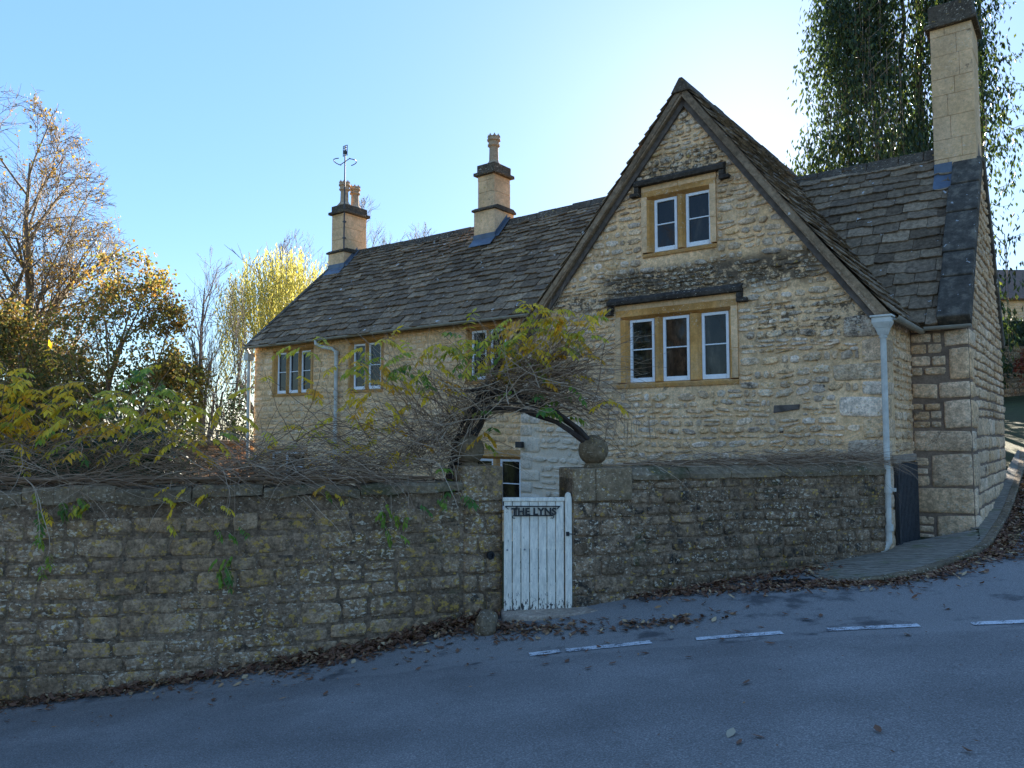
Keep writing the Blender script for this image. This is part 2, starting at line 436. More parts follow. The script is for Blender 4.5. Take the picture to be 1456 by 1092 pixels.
def slates(mb, P, L, span, rows, widths, seed, thick=(.016, .034), sag=None, ragged=.034):
    """stone slates laid in diminishing courses; P(s, t, h), t from the eave up; span(t) -> (s0, s1)"""
    rg = random.Random(seed); t = -.05; i = 0
    while t < L - .04:
        rh = rows[0] + (rows[1]-rows[0])*max(t, 0)/L
        s0, s1 = span(min(max(t+.3*rh, 0), L)); s = s0 - rg.uniform(0, .1)
        while s < s1:
            w = rg.uniform(*widths)*(.75 + .5*rh/rows[0]); a, b = max(s, s0), min(s+w-.008, s1)
            s += w
            if b - a < .04: continue
            th = rg.uniform(*thick); tb = t + rg.uniform(-ragged, ragged); tt = min(t + rh*1.6, L)
            lift = .036 + rg.uniform(0, .02); j = lambda q: rg.uniform(-q, q)
            tl = j(.012)
            xs = [a + j(.006), (a*2+b)/3, (a+b*2)/3, b + j(.006)]
            bot = [tb + abs(j(.03)), tb + j(.012), tb + j(.012), tb + abs(j(.03))]
            vs = []
            for x, y, q in zip(xs, bot, (-1,-.3,.3,1)): vs.append(P(x, y, lift + tl*q))
            for x, y, q in zip(xs, bot, (-1,-.3,.3,1)): vs.append(P(x, y, lift + th + tl*q + j(.004)))
            for x, q in zip(xs, (-1,-.3,.3,1)): vs.append(P(x, tt, .004 + th*.6))
            mb.add(vs, [(4,5,9,8),(5,6,10,9),(6,7,11,10),(1,0,4,5)[::-1],(2,1,5,6)[::-1],(3,2,6,7)[::-1],(0,8,4),(3,7,11)])
        t += rh; i += 1

def slab(mb, pts, n, th):
    """a roof deck: polygon pts with thickness th along -n"""
    n = V(n).normalized(); k = len(pts); a = [V(p) for p in pts]; b = [p - n*th for p in a]
    fs = [tuple(range(k)), tuple(range(2*k-1, k-1, -1))]
    for i in range(k):
        j=(i+1)%k; fs.append((j, i, k+i, k+j))
    mb.add(a+b, fs)
# ------------------------------------------------------------------ the cottage, in its own frame: x = a along the front, y = b into the house
H = thing('stone_cottage', 'honey coloured stone cottage with steep gable and long stone slate roofs behind the lane walls', 'cottage', ORG, ANG)
def PF(b0): return lambda s, t, h: V((s, b0 - h, t))            # a front face
def PE(a0): return lambda s, t, h: V((a0 + h, s, t))            # a right hand end face
def hb(mb, name, mat, parent=None, **k): return mb.build(name, mat, parent or H, local=True, **k)

AP, ZA = -3.07, 8.32                                             # gable apex
UPW = (-3.94, -2.54, 5.46, 6.76); MDW = (-4.50, -2.20, 3.12, 4.64)
gpoly = [(-6.72, -.6), (0, -.6), (0, 4.12), (AP, 8.26), (-6.72, 4.08)]
W1 = (-16.12, -14.32, 3.34, 4.68); W2 = (-12.86, -11.58, 3.34, 4.70); W3 = (-8.86, -7.62, 3.42, 4.70)
WL = (-16.3, -14.5, .9, 1.95); WG = (-8.9, -7.2, .6, 1.95)
wpoly = [(-17.0, -.6), (-6.4, -.6), (-6.4, 4.84), (-17.0, 4.84)]
# gable front, with dressed quoins on its right corner
quo = []; z = .1; i = 0; rg = random.Random(5)
while z < 4.0:
    hh = rg.uniform(.22, .42); w = (.62 if i % 2 else .34)*rg.uniform(.85, 1.2); quo.append((-w, 0, z, min(z+hh, 4.1))); z += hh; i += 1
qil = []; z = .1; i = 0
while z < 4.0:
    hh = rg.uniform(.2, .34); w = (.5 if i % 2 else .3); qil.append((-6.72, -6.72+w, z, min(z+hh, 4.05))); z += hh; i += 1
mb = MB(); panel(mb, gpoly, [UPW, MDW], PF(0)); panel(mb, [(0,-.6),(2.3,-.6),(2.3,4.3),(0,4.3)], [], PE(0))
panel(mb, [(0,-.6),(2,-.6),(2,4.2),(0,4.2)], [], lambda s,t,h: V((-6.72-h, 2-s, t)))
mb.prism([(-6.6,-.6),(-.1,-.6),(-.1,4.0),(AP,8.1),(-6.6,4.0)], PF(0), -.55, -.30)
wall = hb(mb, 'gable_wall', M['mortar'])
mb = MB(); stones(mb, gpoly, [UPW, MDW, (-1.66,-1.2,2.62,2.78)] + quo + qil, PF(0), (.065, .18), (.09, .38), .022, .03, 11, 2.6, .11, wob=.09, skip=.06, rot=.09)
for q in quo: one_stone(mb, PF(0), q[0]+.008, q[1]-.004, q[2]+.008, q[3]-.012, .022, rg, 9, .02)
for q in qil: one_stone(mb, PF(0), q[0]+.004, q[1]-.012, q[2]+.008, q[3]-.012, .022, rg, 9, .02)
hb(mb, 'rubble_facing', M['rubble'], wall, smooth=True)
mb = MB(); mb.prism([(-1.64,2.63),(-1.24,2.68),(-1.22,2.76),(-1.63,2.75)], PF(0), -.02, .025); hb(mb, 'timber_pad', M['barge'], wall, bevel=.006)
mb = MB()
for q in quo: one_stone(mb, PE(0), .004, (.34 if q[0] < -.5 else .6), q[2]+.008, q[3]-.012, .02, rg, 9, .02)
stones(mb, [(.62,.2),(2.04,.2),(2.04,4.1),(.62,4.1)], [], PE(0), (.1, .2), (.12, .32), .03, .03, 13, 3., .08)
hb(mb, 'return_facing', M['block_stone'], wall, smooth=True)
# wing
mb = MB(); panel(mb, wpoly, [W1, W2, W3, WL, WG], PF(.8))
mb.prism([(-16.9,-.6),(-6.4,-.6),(-6.4,4.7),(-16.9,4.7)], PF(.8), -.6, -.35)
mb.prism([(.8,-.6),(5.7,-.6),(5.7,4.8),(3.25,7.7),(.8,4.8)], lambda s,t,h: V((-16.98+h+.11*(max(t,4.8)-4.8)*3.2, s, t)), 0, .05)
mb.box(-16.9, -6.2, 5.4, 5.7, -.6, 4.8)
wwall = hb(mb, 'wing_wall', M['wing_mortar'])
mb = MB(); stones(mb, wpoly, [W1, W2, W3, WL, WG], PF(.8), (.11, .2), (.16, .46), .022, .016, 17, 4., .05)
hb(mb, 'wing_facing', M['wing_stone'], wwall, smooth=True)
# right hand block
BA, BB0, BB1 = .86, 2.05, 7.2; BM = 4.62
bpoly = [(0, -.6), (BA, -.6), (BA, 4.3), (0, 4.3)]
epoly = [(BB0, -.6), (BB1, -.6), (BB1, 4.35), (BM, 7.9), (BB0, 4.35)]
mb = MB(); panel(mb, [(-.2,-.6),(BA,-.6),(BA,4.3),(-.2,4.3)], [], PF(BB0)); panel(mb, epoly, [], PE(BA))
mb.box(-3.2, BA-.05, BB1-.3, BB1, -.6, 4.3); mb.box(-6.6, -6.3, 5, 8, -.6, 4.2); mb.box(-6.6, -.1, 7.7, 8, -.6, 4.2)
bwall = hb(mb, 'block_wall', M['block_mortar'])
mb = MB()
big = [(.30,.86,.52,.98),(.02,.86,.99,1.42),(.25,.86,1.43,1.98),(.0,.86,2.0,2.36),(.46,.86,2.38,2.86),(.40,.86,2.88,3.16),(.0,.39,2.88,3.14),(.56,.86,3.18,3.72),(.5,.86,3.74,4.02)]
for q in big: one_stone(mb, PF(BB0), q[0]+.008, q[1]-.002, q[2]+.006, q[3]-.010, .028, rg, 18, .012)
stones(mb, [(.0,.0),(.86,.0),(.86,4.15),(.0,4.15)], big, PF(BB0), (.12, .2), (.16, .4), .022, .028, 19, 9, .03)
for i, q in enumerate(big):
    if q[1] == .86: one_stone(mb, PE(BA), BB0+.004, BB0+(.35 if i % 2 else .62), q[2]+.006, q[3]-.010, .028, rg, 18, .012)
eh = [(BB0, BB0+(.35 if i % 2 else .62), q[2], q[3]) for i, q in enumerate(big) if q[1] == .86]
stones(mb, [(BB0,.1),(BB1,.1),(BB1,2.6),(BB0,2.6)], eh, PE(BA), (.2, .34), (.3, .7), .018, .022, 20, 12, .02)
stones(mb, [(BB0,2.6),(BB1,2.6),(BB1,4.3),(BM,7.7),(BB0,4.3)], eh, PE(BA), (.12, .22), (.16, .45), .02, .03, 21, 6, .05)
hb(mb, 'block_facing', M['block_stone'], bwall, smooth=True)

# windows: dressed stone surround with chamfered mullions, white casements, dark panes
def window(b0, sur, lights, z0, z1, hood=None, bars=(.52,), proud=.028):
    sa0, sa1, sz0, sz1 = sur; f = b0 - proud; ch = .055; bk = b0 + .22; cd = b0 + .07
    mb = MB()
    def jamb(a_out, a_in, sgn):
        pr = [(a_out, f), (a_in - sgn*ch, f), (a_in, cd), (a_in, bk), (a_out, bk)]
        if sgn < 0: pr = pr[::-1]
        mb.prism(pr, lambda u, v, h: V((u, v, h)), z0, z1)
    jamb(sa0, lights[0][0], 1); jamb(sa1, lights[-1][1], -1)
    for (p, q), (r, s_) in zip(lights, lights[1:]):
        m0, m1 = q, r; c = min(ch*.8, (m1-m0)*.36)
        mb.prism([(m0+c, f+.012), (m1-c, f+.012), (m1, cd), (m1, bk), (m0, bk), (m0, cd)], lambda u, v, h: V((u, v, h)), z0, z1)
    mb.prism([(f, z1+ch), (f, sz1), (bk, sz1), (bk, z1), (cd, z1)][::-1], lambda u, v, h: V((h, u, v)), sa0, sa1)
    mb.prism([(f, sz0), (bk, sz0), (bk, z0), (cd, z0), (f-.02, z0-.03)], lambda u, v, h: V((h, u, v)), sa0, sa1)
    w = hb(mb, 'window', M['ochre'], H, bevel=.006)
    if hood:                                                       # plain paler stones round the moulded frame
        ow, th = .095, .10; d = MB()
        for q in ((sa0, sa0+ow, z0-.0, z1+.06), (sa1-ow, sa1, z0-.0, z1+.06)):
            zm = q[2] + (q[3]-q[2])*rnd.uniform(.4,.6)
            d.box(q[0]-.012, q[1], f-.006, b0+.02, q[2], zm-.003); d.box(q[0]-.02, q[1], f-.006, b0+.02, zm+.003, q[3])
        d.box(sa0-.012, (sa0+sa1)/2-.003, f-.006, b0+.02, sz1-th, sz1+.004); d.box((sa0+sa1)/2+.003, sa1+.012, f-.006, b0+.02, sz1-th, sz1+.004)
        hb(d, 'outer_dressing', M['ashlar'], w, bevel=.008)
    for (p, q) in lights:
        c = MB(); y0, y1 = cd - .012, cd + .04; fw = .05; p2, q2, a0, a1 = p+.004, q-.004, z0+.004, z1-.004
        c.box(p2, p2+fw, y0, y1, a0, a1); c.box(q2-fw, q2, y0, y1, a0, a1)
        c.box(p2+fw, q2-fw, y0, y1, a1-fw, a1); c.box(p2+fw, q2-fw, y0-.006, y1, a0, a0+fw*1.6)
        for k in bars:
            zz = a0 + (a1-a0)*k; c.box(p2+fw, q2-fw, y0+.008, y1, zz-.011, zz+.011)
        hb(c, 'casement', M['white'], w, bevel=.005)
        g = MB(); g.box(p2+fw*.5, q2-fw*.5, cd+.022, cd+.03, a0+fw*.5, a1-fw*.5); hb(g, 'pane', M['glass'], w)
    if hood:
        ha0, ha1, hz, dp = hood
        m = MB()
        prof = [(b0+.05, hz-.02), (f-.11, hz-.02), (f-.12, hz+.05), (b0-.01, hz+.135), (b0+.05, hz+.135)]
        m.prism(prof[::-1] if False else prof, lambda u, v, h: V((h, u, v)), ha0, ha1)
        for e, sg in ((ha0, 1), (ha1, -1)):
            x0, x1 = (e, e+.09) if sg > 0 else (e-.09, e)
            m.box(x0, x1, f-.085, b0+.02, hz-dp, hz-.022)
            m.box(min(x0, x0-.09*sg) if sg > 0 else x1-.09, (x1 if sg > 0 else x1+.09), f-.095, b0+.02, hz-dp-.07, hz-dp-.002)
        hb(m, 'hood_mould', M['hood'], w, bevel=.012)
    return w
window(0, UPW, [(-3.74,-3.29),(-3.13,-2.65)], 5.55, 6.51, (-4.06, -2.36, 6.78, .12))
window(0, MDW, [(-4.26,-3.76),(-3.60,-3.09),(-2.87,-2.38)], 3.22, 4.37, (-4.64, -2.10, 4.66, .12))
window(.8, W1, [(-15.98,-15.52),(-15.44,-14.98),(-14.90,-14.46)], 3.42, 4.58, None)
window(.8, W2, [(-12.74,-12.27),(-12.17,-11.70)], 3.42, 4.60, None)
window(.8, W3, [(-8.74,-8.29),(-8.19,-7.74)], 3.50, 4.62, None)
window(.8, WL, [(-16.15,-15.65),(-15.52,-14.65)], .95, 1.80, None)
window(.8, WG, [(-8.75,-8.1),(-7.92,-7.34)], .65, 1.75, None)

# roofs -----------------------------------------------------------
def frame_roof(p0, sdir, tdir):
    p0, sd, td = V(p0), V(sdir).normalized(), V(tdir).normalized(); n = sd.cross(td).normalized()
    def P(s, t, h): return p0 + sd*s + td*t + n*h
    return P, n
# gable range: two slopes; s runs along b
FO = -.20; BK = 8.1
for side in (0, 1):
    mb = MB(); tb = MB()
    if side == 0:   # left slope, seen from the left: s from the back to the front
        e = V((-6.86, BK, 4.06)); top = V((AP, BK, 8.41)); sd = V((0,-1,0))
    else:
        e = V((.14, FO, 4.06)); top = V((AP, FO, 8.41)); sd = V((0,1,0))
    L = (top-e).length; P, n = frame_roof(e, sd, top-e); LS = BK - FO
    bow = lambda s, t: -.05*math.sin(PI*t/L)
    PP = lambda s, t, h: P(s, t, h + bow(s, t) + .012*nz(s*.8, t*.8, side))
    for k in range(6):
        t0, t1 = L*k/6, L*(k+1)/6
        slab(mb, [P(.02, t0, bow(0,t0)-.005), P(LS-.02, t0, bow(0,t0)-.005), P(LS-.02, t1, bow(0,t1)-.005), P(.02, t1, bow(0,t1)-.005)], n, .09)
    r = hb(mb, 'gable_roof', M['slate'])
    slates(tb, PP, L, lambda t: (0, LS), (.30, .15), (.2, .42), 31+side)
    hb(tb, 'slate_courses', M['slate'], r)
mb = MB()
y = FO - .02; rg = random.Random(3)
while y < BK:
    l = rg.uniform(.4, .6)
    mb.prism([(-.19,-.17),(.19,-.17),(.03,.085),(-.03,.085)], (lambda yy, dz: lambda u, v, h: V((AP+u, yy-h, 8.42+v+dz)))(y+l-.012, rg.uniform(-.012,.012)), 0, l-.012); y += l
hb(mb, 'ridge_stones', M['darkcap'], bevel=.015)
# barge boards and the mortar bed under the verge slates
for sg, e in ((-1, V((-6.78, 0, 4.0))), (1, V((.06, 0, 4.0)))):
    top = V((AP, 0, 8.31)); d = (top-e); L = d.length; d.normalize(); dn = V((-d.z*(1 if d.x > 0 else -1), 0, abs(d.x)))   # normal, pointing up and out
    if dn.z < 0: dn = -dn
    for nm, o0, o1, y0, y1, mt, l0, l1 in (('verge_mortar', -.075, .05, -.165, .02, 'bed', 0., L), ('barge_board', -.17, -.08, -.085, -.035, 'barge', .1, L-.1)):
        mb = MB(); a, b = e + d*l0, e + d*l1
        q = [a + dn*o0, b + dn*o0, b + dn*o1, a + dn*o1]
        mb.hexa([V((p.x, y0, p.z)) for p in q] + [V((p.x, y1, p.z)) for p in q])
        hb(mb, nm, M[mt], bevel=.006)
# wing roof
e = V((0, .52, 4.80)); top = V((0, 3.22, 7.86)); L = (top-e).length
P, n = frame_roof(e, (1,0,0), top-e)
def wspan(t):
    z = 4.80 + (7.86-4.80)*t/L
    return (-17.02 + 1.1*t/L, AP - (8.41-z)/1.15 + .12)
sagw = lambda s, t: -.07*math.sin(PI*min(max((s+16)/11, 0), 1))*t/L - .035*math.sin(PI*t/L) + .02*nz(s*.35, t*.5, 3)
PP = lambda s, t, h: P(s, t, h + sagw(s, t))
mb = MB()
NS = 12
for k in range(5):
    t0, t1 = L*k/5, L*(k+1)/5
    for j in range(NS):
        q = []
        for tt, jj in ((t0, j), (t0, j+1), (t1, j+1), (t1, j)):
            a0, a1 = wspan(tt); s = a0 + (a1-a0)*jj/NS; q.append(P(s, tt, sagw(s, tt)-.006))
        slab(mb, q, n, .09)
slab(mb, [V((-3,5.98,4.8)), V((-17.0,5.98,4.8)), V((-15.92,3.22,7.84)), V((-3.4,3.22,7.84))], (0, .75, .66), .1)
wr = hb(mb, 'wing_roof', M['slate'])
tb = MB(); slates(tb, PP, L, wspan, (.27, .125), (.18, .4), 41); hb(tb, 'slate_courses', M['slate'], wr)
mb = MB(); x = -15.98
while x < -3.6:
    l = rg.uniform(.4, .6); a = sagw(x+l/2, L)
    mb.prism([(-.16,-.14),(.16,-.14),(.03,.07),(-.03,.07)], (lambda xx, dz: lambda u, v, h: V((xx+h, 3.22+u, 7.87+v+dz)))(x, a+rg.uniform(-.01,.01)), 0, l-.012); x += l
hb(mb, 'ridge_stones', M['darkcap'], wr, bevel=.015)
mb = MB()
for k in range(9):
    t0, t1 = L*k/9, L*(k+1)/9 - .015; a0 = wspan(t0)[0]; a1 = wspan(t1)[0]
    slab(mb, [P(a0-.05,t0,.06), P(a0+.1,t0,.06), P(a1+.1,t1,.06), P(a1-.05,t1,.06)], n, .13)
hb(mb, 'verge_stones', M['verge'], wr, bevel=.012)
# right block roof with raised verge coping
e = V((0, 1.86, 4.12)); top = V((0, BM, 7.82)); L = (top-e).length
P, n = frame_roof(e, (1,0,0), top-e)
def bspan(t):
    z = 4.12 + (7.82-4.12)*t/L
    return (AP + (8.41-z)/1.35 - .25, .46)
mb = MB(); a0 = bspan(0)[0]; a1 = bspan(L)[0]
slab(mb, [P(a0,0,-.01), P(.84,0,-.01), P(.84,L,-.01), P(a1,L,-.01)], n, .1)
slab(mb, [V((.84,7.4,4.1)), V((-4,7.4,4.1)), V((-4,BM,7.82)), V((.84,BM,7.82))], (0, .8, .6), .1)
br = hb(mb, 'block_roof', M['slate'])
tb = MB(); slates(tb, lambda s, t, h: P(s, t, h+.02*nz(s*.6, t*.6, 9)-.03*math.sin(PI*t/L)), L, bspan, (.34, .20), (.26, .5), 51, (.02, .036)); hb(tb, 'slate_courses', M['slate'], br)
mb = MB(); x = -3.4
while x < .2:
    l = rg.uniform(.45, .7)
    mb.prism([(-.17,-.16),(.17,-.16),(.03,.09),(-.03,.09)], (lambda xx: lambda u, v, h: V((xx+h, BM+u, 7.84+v)))(x), 0, l-.012); x += l
hb(mb, 'ridge_stones', M['darkcap'], br, bevel=.015)
mb = MB(); t = -.02; 
for l in (.95, .62, 1.05, .8, .75):
    t1 = min(t + l, L - .02); w = rg.uniform(-.02,.02)
    slab(mb, [P(.45+w,t,.16), P(.93,t,.16), P(.93,t1-.02,.15), P(.45+w,t1-.02,.15)], n, .26); t = t1
slab(mb, [V((.93,7.4,4.25)), V((.45,7.4,4.25)), V((.45,BM+.3,7.7)), V((.93,BM+.3,7.7))], (0, .8, .6), .22)
hb(mb, 'verge_coping', M['verge'], br, bevel=.025)
# chimneys ----------------------------------------------------------
def chimney(a0, a1, b0, b1, zb, zs, zt, zc, pots, front_flash, mat='ashlar'):
    mb = MB(); zb2 = zs if zs else zb
    if zs: mb.box(a0-.07, a1+.07, b0-.07, b1+.07, zb, zs)
    rgc = random.Random(int(a0*10)+99); z = zb2 + (.05 if zs else 0)
    while z < zt - .02:                                           # ashlar courses
        hh = min(rgc.uniform(.3, .46), zt - z); j = rgc.uniform(-.004, .004)
        k = a0 + (a1-a0)*rgc.uniform(.3, .7)
        mb.box(a0+j, k-.002, b0+j, b1+j, z, z+hh-.004); mb.box(k+.002, a1+j, b0+j, b1+j, z, z+hh-.004); z += hh
    c = hb(mb, 'chimney', M[mat], H, bevel=.006)
    if zs:
        m = MB(); m.prism([(b0-.12, zs), (b1+.12, zs), (b1+.12, zs+.05), (b1-.01, zs+.12), (b0+.01, zs+.12), (b0-.12, zs+.05)], lambda u, v, h: V((h, u, v)), a0-.12, a1+.12)
        hb(m, 'string_course', M['darkcap'], c, bevel=.01)
    m = MB(); m.box(a0-.09, a1+.09, b0-.09, b1+.09, zt, zt+.09); m.box(a0-.02, a1+.02, b0-.02, b1+.02, zt+.091, zc)
    hb(m, 'cap_stone', M['darkcap'], c, bevel=.02)
    for (pa, pb, ph) in pots:
        p = MB(); r = .125
        p.lathe((pa, pb, zc-.02), [(r*1.9,0),(r*1.75,.05),(r*1.15,.14),(r,.19),(r*.95,ph*.55),(r*.95,ph*.6),(r*1.3,ph*.64),(r*1.3,ph*.68),(r*1.12,ph*.70),(r*1.15,ph*.77),(r*1.42,ph*.80),(r*1.42,ph*.84),(r*1.25,ph*.86),(r*1.3,ph*.92),(r*.8,ph*.92)], 20)
        for k in range(8):
            a = 2*PI*k/8; x, y = pa + r*1.2*math.cos(a), pb + r*1.2*math.sin(a); w = .042
            p.add([(x-w*math.sin(a)-.02*math.cos(a), y+w*math.cos(a)-.02*math.sin(a), zc-.03+ph*.92), (x+w*math.sin(a)-.02*math.cos(a), y-w*math.cos(a)-.02*math.sin(a), zc-.03+ph*.92), (x+w*math.sin(a)+.02*math.cos(a), y-w*math.cos(a)+.02*math.sin(a), zc-.03+ph*.92), (x-w*math.sin(a)+.02*math.cos(a), y+w*math.cos(a)+.02*math.sin(a), zc-.03+ph*.92), (x, y, zc-.02+ph)], [(0,1,4),(1,2,4),(2,3,4),(3,0,4)])
        hb(p, 'chimney_pot', M['pot'], c, smooth=False)
    return c
c1 = chimney(-16.03, -15.44, 2.75, 3.62, 6.6, 7.78, 9.0, 9.28, [(-15.74, 2.98, .84), (-15.74, 3.40, .80)], 0)
c2 = chimney(-10.17, -9.62, 2.75, 3.42, 6.8, 8.05, 9.0, 9.30, [(-9.9, 3.08, .9)], 0)
c3 = chimney(.16, .86, 4.17, 5.05, 6.4, None, 10.15, 10.62, [], 0)
# lead round the chimney feet, following the slope
def flash(c, a0, a1, b0, b1, e0, sl, d=.012, hgt=.14):
    zf = lambda b: e0[1] + (b-e0[0])*sl + .05
    m = MB()
    m.box(a0-d, a1+d, b0-d, b0-.001, zf(b0)-.06, zf(b0)+hgt)
    m.prism([(b0, zf(b0)-.08), (b1, zf(b1)-.08), (b1, zf(b1)+.12), (b0, zf(b0)+hgt)], lambda u, v, h: V((h, u, v)), a1+.001, a1+d)
    m.hexa([V((a0-.02, b0-.20, zf(b0-.2)+.012)), V((a1+.02, b0-.20, zf(b0-.2)+.012)), V((a1+.02, b0, zf(b0)+.012)), V((a0-.02, b0, zf(b0)+.012)), V((a0-.02, b0-.20, zf(b0-.2)+.03)), V((a1+.02, b0-.20, zf(b0-.2)+.03)), V((a1+.02, b0, zf(b0)+.03)), V((a0-.02, b0, zf(b0)+.03))])
    m.hexa([V((a1, b0, zf(b0)+.02)), V((a1+.13, b0, zf(b0)+.02)), V((a1+.13, b1, zf(b1)+.02)), V((a1, b1, zf(b1)+.02)), V((a1, b0, zf(b0)+.035)), V((a1+.13, b0, zf(b0)+.035)), V((a1+.13, b1, zf(b1)+.035)), V((a1, b1, zf(b1)+.035))])
    hb(m, 'lead_flashing', M['lead'], c, bevel=.004)
flash(c1, -16.10, -15.37, 2.68, 3.2, (.52, 4.80), 1.133)
flash(c2, -10.24, -9.55, 2.68, 3.2, (.52, 4.80), 1.133)
m = MB(); zf = lambda b: 4.12 + (b-1.86)*1.34
m.box(.15, .46, 4.157, 4.169, zf(4.16)-.05, zf(4.16)+.28)
m.hexa([V((.15,3.9,zf(3.9)+.06)), V((.46,3.9,zf(3.9)+.06)), V((.46,4.16,zf(4.16)+.06)), V((.15,4.16,zf(4.16)+.06)), V((.15,3.9,zf(3.9)+.075)), V((.46,3.9,zf(3.9)+.075)), V((.46,4.16,zf(4.16)+.075)), V((.15,4.16,zf(4.16)+.075))])
hb(m, 'lead_flashing', M['lead'], c3, bevel=.003)
# aerial strapped to the left chimney
m = MB(); pa, pb = -15.40, 2.70
m.tube([(pa,pb,7.85),(pa,pb,11.05)], .022, 8)
for sg in (-1, 1):
    m.tube([(pa+.34*math.cos(a)*sg, pb+.34*math.sin(a)*sg, 10.55+.02*math.sin(2*a)) for a in [x*PI/10-.35 for x in range(8)]], .015, 5)
m.tube([(pa-.34,pb+.1,10.55),(pa+.34,pb-.1,10.55)], .014, 5)
for dx in (-.09, .09): m.tube([(pa+dx,pb,10.72),(pa+dx,pb,11.05)], .012, 5)
for zz in (10.74, 10.82, 10.9, 10.98, 11.04): m.tube([(pa-.1,pb,zz),(pa+.1,pb,zz)], .012, 5)
m.box(pa-.04, pa+.04, pb-.03, pb+.03, 10.78, 10.88)
for zz in (8.2, 8.7): m.box(pa-.05, pa+.03, pb-.02, pb+.06, zz-.02, zz+.02)
hb(m, 'aerial', M['dark_steel'])
# gutters and pipes
def gut(pts, r=.06):
    m = MB()
    for p, q in zip(pts, pts[1:]):
        p, q = V(p), V(q); d = (q-p).normalized(); s = d.cross(V((0,0,1))).normalized(); vs = []; n = 8
        for k in (p, q):
            for i in range(n+1):
                a = PI*i/n; vs.append(k + s*math.cos(a)*r - V((0,0,1))*math.sin(a)*r)
            for i in range(n, -1, -1):
                a = PI*i/n; vs.append(k + s*math.cos(a)*(r-.008) - V((0,0,1))*(math.sin(a)*(r-.008)))
        w = 2*(n+1)
        m.add(vs, [(i, (i+1) % w, w+(i+1) % w, w+i) for i in range(w)] + [tuple(range(w-1,-1,-1)), tuple(range(w, 2*w))])
    return m
hb(gut([(-17.1,.50,4.80),(-14,.50,4.79),(-10.5,.50,4.81),(-6.75,.50,4.80)]), 'gutter', M['gutter'])
m = gut([(.19,-.1,4.02),(.19,2.0,4.02)]); hb(m, 'gutter', M['gutter'])
m = gut([(.25,1.86,4.06),(.93,1.86,4.06)]); m.tube([(.05,1.99,4.2),(.9,1.99,4.2)], .02, 6); hb(m, 'gutter', M['gutter'])
m = MB()
m.tube([(.03,-.13,3.74),(.03,-.13,1.5),(.02,-.13,.86)], .042, 12); m.tube([(.02,-.13,.9),(.02,-.13,.74),(-.02,-.15,.66),(-.10,-.19,.60)], .047, 12)
for z0 in (3.70, 1.44, .9): m.tube([(.03,-.13,z0),(.03,-.13,z0+.09)], .056, 12)
for z0 in (1.44,): m.box(-.06, .12, -.09, -.02, z0+.02, z0+.07)
dp = hb(m, 'downpipe', M['pipe'], smooth=False)
m = MB(); q = [(-.10,.16,-.24,-.03,4.0),(-.10,.16,-.24,-.03,3.92),(-.06,.12,-.21,-.05,3.84),(-.03,.09,-.18,-.08,3.74)]
for (A, B) in zip(q[1:], q): m.hexa([V((A[0],A[2],A[4])),V((A[1],A[2],A[4])),V((A[1],A[3],A[4])),V((A[0],A[3],A[4])),V((B[0],B[2],B[4])),V((B[1],B[2],B[4])),V((B[1],B[3],B[4])),V((B[0],B[3],B[4]))])
m.box(-.12, .18, -.26, -.02, 4.001, 4.03)
hb(m, 'hopper_head', M['pipe'], dp, bevel=.006)
m = MB(); m.tube([(-13.85,.5,4.76),(-13.84,.5,4.66),(-13.7,.6,4.58),(-13.4,.68,4.52),(-13.25,.7,4.42),(-13.25,.7,2.4),(-13.25,.7,.4)], .05, 10)
for z0 in (4.36, 3.3, 2.3): m.tube([(-13.25,.7,z0),(-13.25,.7,z0+.1)], .065, 10)
hb(m, 'downpipe', M['pipe'])
m = MB(); m.tube([(-17.08,.55,4.76),(-17.08,.66,4.6),(-17.08,.68,.4)], .05, 10); m.box(-17.18,-16.98,.55,.75,4.42,4.62)
hb(m, 'downpipe', M['pipe'])
# small iron lamp bracket on the gable corner above the gate
m = MB(); m.box(-6.72-.03, -6.6, -.14, -.04, 2.02, 2.14); hb(m, 'wall_lamp', M['iron'], bevel=.01)
# barred door in the return wall
mb = MB(); PR = PE(0)
mb.prism([(.34,.5),(1.86,.5),(1.86,1.84),(.34,1.84)], PR, .02, .045)
bd = hb(mb, 'barred_door', M['iron'])
mb = MB()
for i in range(15):
    s = .38 + i*.103; mb.prism([(s,.52),(s+.028,.52),(s+.028,1.83),(s,1.83)], PR, .07, .09)
for z0 in (.62, 1.72): mb.prism([(.34,z0),(1.86,z0),(1.86,z0+.04),(.34,z0+.04)], PR, .046, .069)
hb(mb, 'bars', plain('worn_iron', (.05,.052,.055), .5, .4, 14), bd)
mb = MB(); mb.prism([(.22,1.85),(1.96,1.85),(1.96,1.97),(.22,1.97)], PR, .0, .06); hb(mb, 'lintel', M['step'], H, bevel=.012)

# ------------------------------------------------------------------ ground and road
def axis(vals):
    out = []
    for a, b, n in vals: out += [a + (b-a)*i/n for i in range(n)]
    return out + [vals[-1][1]]
def sheet(name, xs, ys, zf, mat, keep=None):
    mb = MB(); nx, ny = len(xs), len(ys)
    mb.v = [(x, y, zf(x, y)) for y in ys for x in xs]
    for j in range(ny-1):
        for i in range(nx-1):
            if keep and not keep((xs[i]+xs[i+1])/2, (ys[j]+ys[j+1])/2): continue
            a = j*nx + i; mb.f.append((a, a+1, a+1+nx, a+nx))
    return tag(mb.build(name, mat, smooth=True), kind='structure')
gx = axis([(-900,-100,6),(-100,-30,7),(-30,-10,10),(-10,14,48),(14,40,20),(40,120,8),(120,900,6)])
gy = axis([(-900,-60,6),(-60,-8,10),(-8,22,60),(22,60,20),(60,150,6),(150,900,6)])
sheet('ground', gx, gy, lambda x, y: zr(x, y) - .07 + (.03*nz(x*.3, y*.3) if y > 18 else 0), M['ground'])
